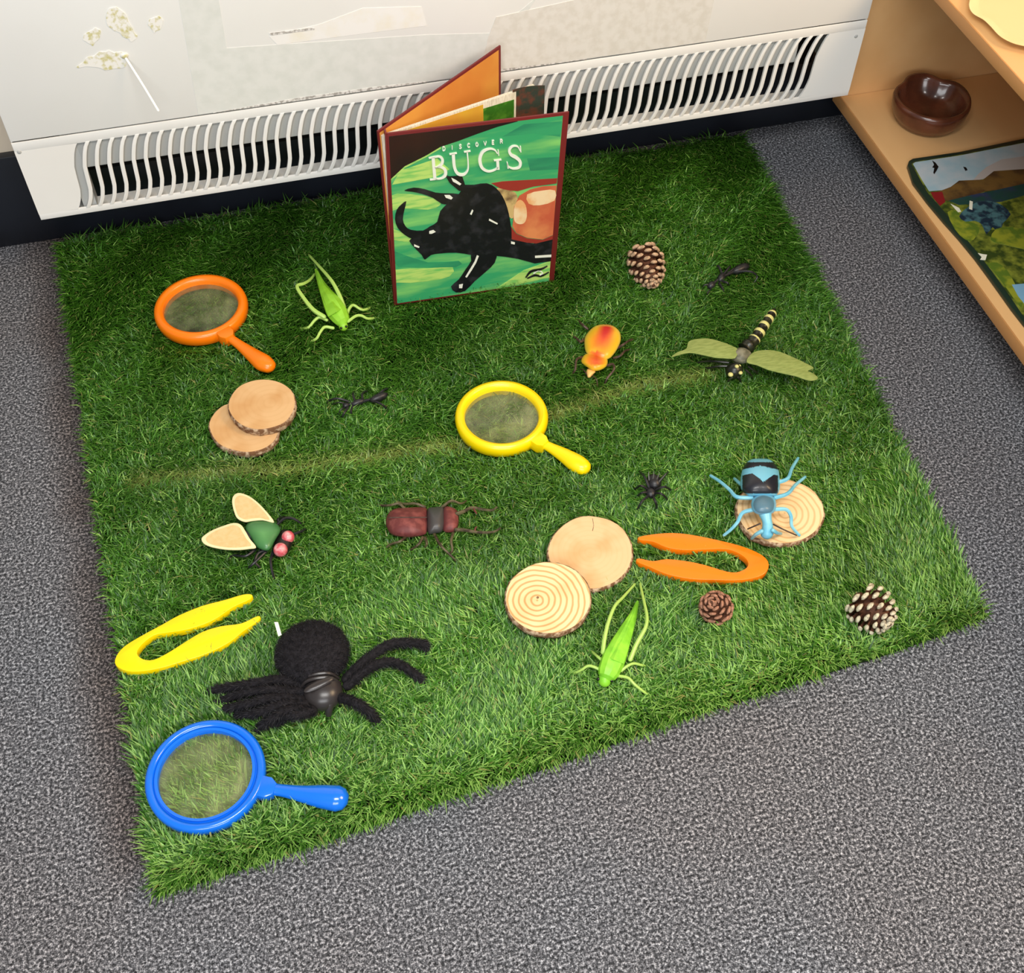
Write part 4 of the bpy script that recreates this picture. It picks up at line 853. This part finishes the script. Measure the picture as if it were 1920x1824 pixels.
# blue bee
Z = lambda pts: zz(pts, 1280, 830, 300/1920)
root = empty('toy_bee', g(1432, 945, .024), 'light blue and black toy bee standing half on a wood slice at the right', 'toy insect')
m_cy2 = mat('sky_blue_rubber', (108, 186, 214), .38, .5, noise=(60, (136, 204, 222), .4, .62))
def beec(px_, py_, t):
    x, y = (px_-1280)*6.4, (py_-830)*6.4
    BL, BK = (112, 184, 210), (26, 30, 40)
    if y < 232: return BL
    yc = y-abs(x-930)*.22
    if yc < 310-40: return BK
    if y > 610: return BL
    lim = 395+max(0, 1-abs(x-965)/120)*85
    if y < lim-30*0 and yc < 345+max(0, 1-abs(x-965)/130)*120: return BL if yc > 275 else BK
    if abs(x-930) > 215: return BL
    return BK
b = MB(); b.dome(Z([(930, 190), (1050, 205), (1140, 300), (1165, 430), (1165, 560), (1110, 640), (960, 650), (800, 640), (705, 560), (695, 430), (730, 290), (810, 205)]), .050, .020, rows=30, k=16, under=.6, colf=beec); b.build('abdomen', m_vc, root, sharp=80)
b = MB(); b.dome(Z([(970, 610), (1090, 650), (1125, 740), (1090, 840), (970, 870), (860, 840), (820, 740), (860, 650)]), .054, .014, rows=12, k=6, under=.8, colf=lambda a, c_, t: (112, 180, 214) if t > .86 else (84, 122, 142)); b.build('thorax', m_vc, root, sharp=80)
b = MB(); b.tube(PP([q+(z_,) for q, z_ in zip(Z([(990, 850), (1010, 930), (1020, 1010), (1010, 1090)]), (.055, .053, .048, .042))]), [12*mpp(1435, 975), 9*mpp(1435, 975), 10*mpp(1435, 975), 12*mpp(1435, 975)], 14); b.build('head', m_cy2, root)
legs(root, [Z(p) for p in [[(830, 660), (650, 650), (560, 560), (440, 460), (335, 395)], [(760, 520), (690, 490), (620, 430)], [(1130, 480), (1260, 430), (1310, 310), (1385, 185)], [(1110, 660), (1260, 610), (1350, 510), (1470, 410)], [(860, 800), (720, 840), (660, 950), (580, 1040), (495, 1110)], [(1090, 800), (1240, 800), (1300, 880), (1310, 1000), (1400, 1110)], [(950, 1060), (880, 1100), (830, 1150)], [(1080, 1050), (1130, 1080), (1180, 1090)]]], m_cy2, 'leg', (.052, .050, .040, .029), 4.0, 2.8)
legs(root, [Z([(930, 970), (860, 1000), (780, 1035)]), Z([(1090, 980), (1220, 1045), (1365, 1110)])], m_brn, 'antenna', (.050, .046, .040), 1.6, 1.3)

# ------------------------------------------------------------------ artificial grass mat
BLc, BRc, FRc, FLc = (np.array(g(108, 455, .012)[:2]), np.array(g(1392, 252, .012)[:2]), np.array(g(1852, 1152, .012)[:2]), np.array(g(292, 1676, .012)[:2]))
lawn = empty('artificial_grass_mat', (.25, .95, 0), 'square mat of green artificial grass with all the toys on it', 'grass mat')
b = MB(); nE = 14; edge = []
cs = [FLc, FRc, BRc, BLc]
for i in range(4):
    p, q = cs[i], cs[(i+1) % 4]
    for t in np.linspace(0, 1, nE, endpoint=False): edge.append(tuple(p+(q-p)*t+rng.normal(size=2)*.0012))
b.poly(edge, .0005, .005, .001); b.build('backing', mat('turf_backing', (22, 38, 12), .9, .1, noise=(60, (34, 52, 18), .4, .6)), lawn)
NB = 330000
uv = rng.random((NB, 2)); u, v = uv[:, :1], uv[:, 1:]
pos = (FLc*(1-u)+FRc*u)*(1-v)+(BLc*(1-u)+BRc*u)*v
def vnoise(p, sc_, seed):
    r_ = np.random.default_rng(seed); out_ = np.zeros(len(p))
    for _ in range(7):
        k_ = r_.normal(size=2)*sc_; out_ += np.sin(p@k_+r_.uniform(0, 6.28))
    return out_/7**.5
h = rng.uniform(.010, .021, NB)*(1+.12*vnoise(pos, 90, 1))
ang = rng.uniform(0, 2*np.pi, NB)
bias = 2.4*vnoise(pos, 14, 2)+math.pi*.5
lean_l = rng.uniform(.35, 1.25, NB)*h
dirv = np.stack([np.cos(ang), np.sin(ang)], 1)+.55*np.stack([np.cos(bias), np.sin(bias)], 1)
# seam where the pile parts: the pile leans towards the room behind it and towards the wall in front of it
sp = [np.array(g(*p, .012)[:2]) for p in ((255, 905), (430, 888), (620, 868), (860, 832), (1060, 770), (1180, 725), (1330, 698))]
seamd = np.full(NB, 9.); 
for a_, c_ in zip(sp[:-1], sp[1:]):
    ab = c_-a_; t_ = np.clip(((pos-a_)@ab)/(ab@ab), 0, 1); seamd = np.minimum(seamd, np.linalg.norm(pos-(a_+t_[:, None]*ab), axis=1))
seam = np.exp(-(seamd/.010)**2)
sy = np.interp(pos[:, 0], [q[0] for q in sp], [q[1] for q in sp])
far = 1/(1+np.exp(-(pos[:, 1]-sy-.03)/.025))
dirv += np.stack([.35*(far-.5), np.interp(v[:, 0], [0, .018, .045, .2, .34, .5, .62, .8, 1], [-.7, .1, 1.2, 1.25, .25, -.35, -.7, -1.1, -1.35])], 1)
# blades spread outwards at the mat's borders
eo = np.zeros((NB, 2)); 
for arr, outd in ((u[:, 0], FLc-FRc), (1-u[:, 0], FRc-FLc), (v[:, 0], FLc-BLc), (1-v[:, 0], BLc-FLc)):
    wgt = np.exp(-arr/.012)[:, None]; eo += wgt*outd/np.linalg.norm(outd)
dirv += eo*1.0
dirv /= np.linalg.norm(dirv, axis=1)[:, None]
scale = np.ones(NB)
for (x_, y_, r_, f_) in PRESS:
    d_ = np.hypot(pos[:, 0]-x_, pos[:, 1]-y_); k_ = np.clip((d_-r_)/.004, 0, 1); scale = np.minimum(scale, f_+(1-f_)*k_)
h *= scale*(1-.25*seam); lean_l *= (.5+.5*scale)
w_b = rng.uniform(.0006, .0011, NB)
tx = rng.uniform(-.6, .6, NB); side = np.stack([-dirv[:, 1]+tx*dirv[:, 0], dirv[:, 0]+tx*dirv[:, 1]], 1); side /= np.linalg.norm(side, axis=1)[:, None]
z0 = np.full(NB, .004)
droop = rng.uniform(.0, .35, NB)
def P3(xy, z): return np.concatenate([xy, z[:, None]], 1)
base0 = P3(pos-side*w_b[:, None], z0); base1 = P3(pos+side*w_b[:, None], z0)
mp_ = pos+dirv*(lean_l*.35)[:, None]; m0 = P3(mp_-side*(w_b*.9)[:, None], z0+h*.72); m1_ = P3(mp_+side*(w_b*.9)[:, None], z0+h*.72)
tip = P3(pos+dirv*lean_l[:, None], z0+h*(1-droop))
co = np.stack([base0, base1, m1_, m0, tip], 1).reshape(-1, 3)
me = bpy.data.meshes.new('grass_blades'); me.vertices.add(NB*5); me.vertices.foreach_set('co', (co-np.array([.25, .95, 0])).astype('f').ravel())
idx = np.arange(NB)[:, None]*5
loops = np.concatenate([idx+np.array([[0, 1, 2, 3]]), idx+np.array([[3, 2, 4]])], 1).ravel()
me.loops.add(len(loops)); me.loops.foreach_set('vertex_index', loops.astype('i'))
ls = (np.arange(NB)[:, None]*7+np.array([[0, 4]])).ravel(); me.polygons.add(NB*2); me.polygons.foreach_set('loop_start', ls.astype('i'))
me.update(calc_edges=True)
cA, cB, cC, cD = [np.array(lin(c_))[:3] for c_ in ((34, 80, 14), (82, 140, 38), (146, 194, 94), (186, 192, 108))]
tt = rng.random(NB)[:, None]; cb = cA*(1-tt)+cB*tt; pale = (rng.random(NB) < np.interp(v[:, 0], [0, .1, .35, .55, 1], [.50, .34, .16, .10, .09]))[:, None]; cb = np.where(pale, cC*rng.uniform(.7, 1.05, (NB, 1)), cb)
cb = cb*(1-0.5*seam[:, None])+cD*.5*seam[:, None]
thatch = (rng.random(NB) < .02)[:, None]; cb = np.where(thatch, cD*.55, cb)
cb *= (1+.10*vnoise(pos, 25, 4))[:, None]
cv5 = np.repeat(cb[:, None, :], 5, 1); cv5[:, 4] *= 1.1; cv5 = np.clip(cv5, 0, 1)
ca = np.concatenate([cv5.reshape(-1, 3), np.ones((NB*5, 1))], 1)
at = me.color_attributes.new('Col', 'FLOAT_COLOR', 'POINT'); at.data.foreach_set('color', ca.astype('f').ravel())
me.materials.append(vcol('grass_blade', .42, .45, translucent=.2))
go = bpy.data.objects.new('grass_blades', me); col.objects.link(go); go.parent = lawn; go['kind'] = 'stuff'
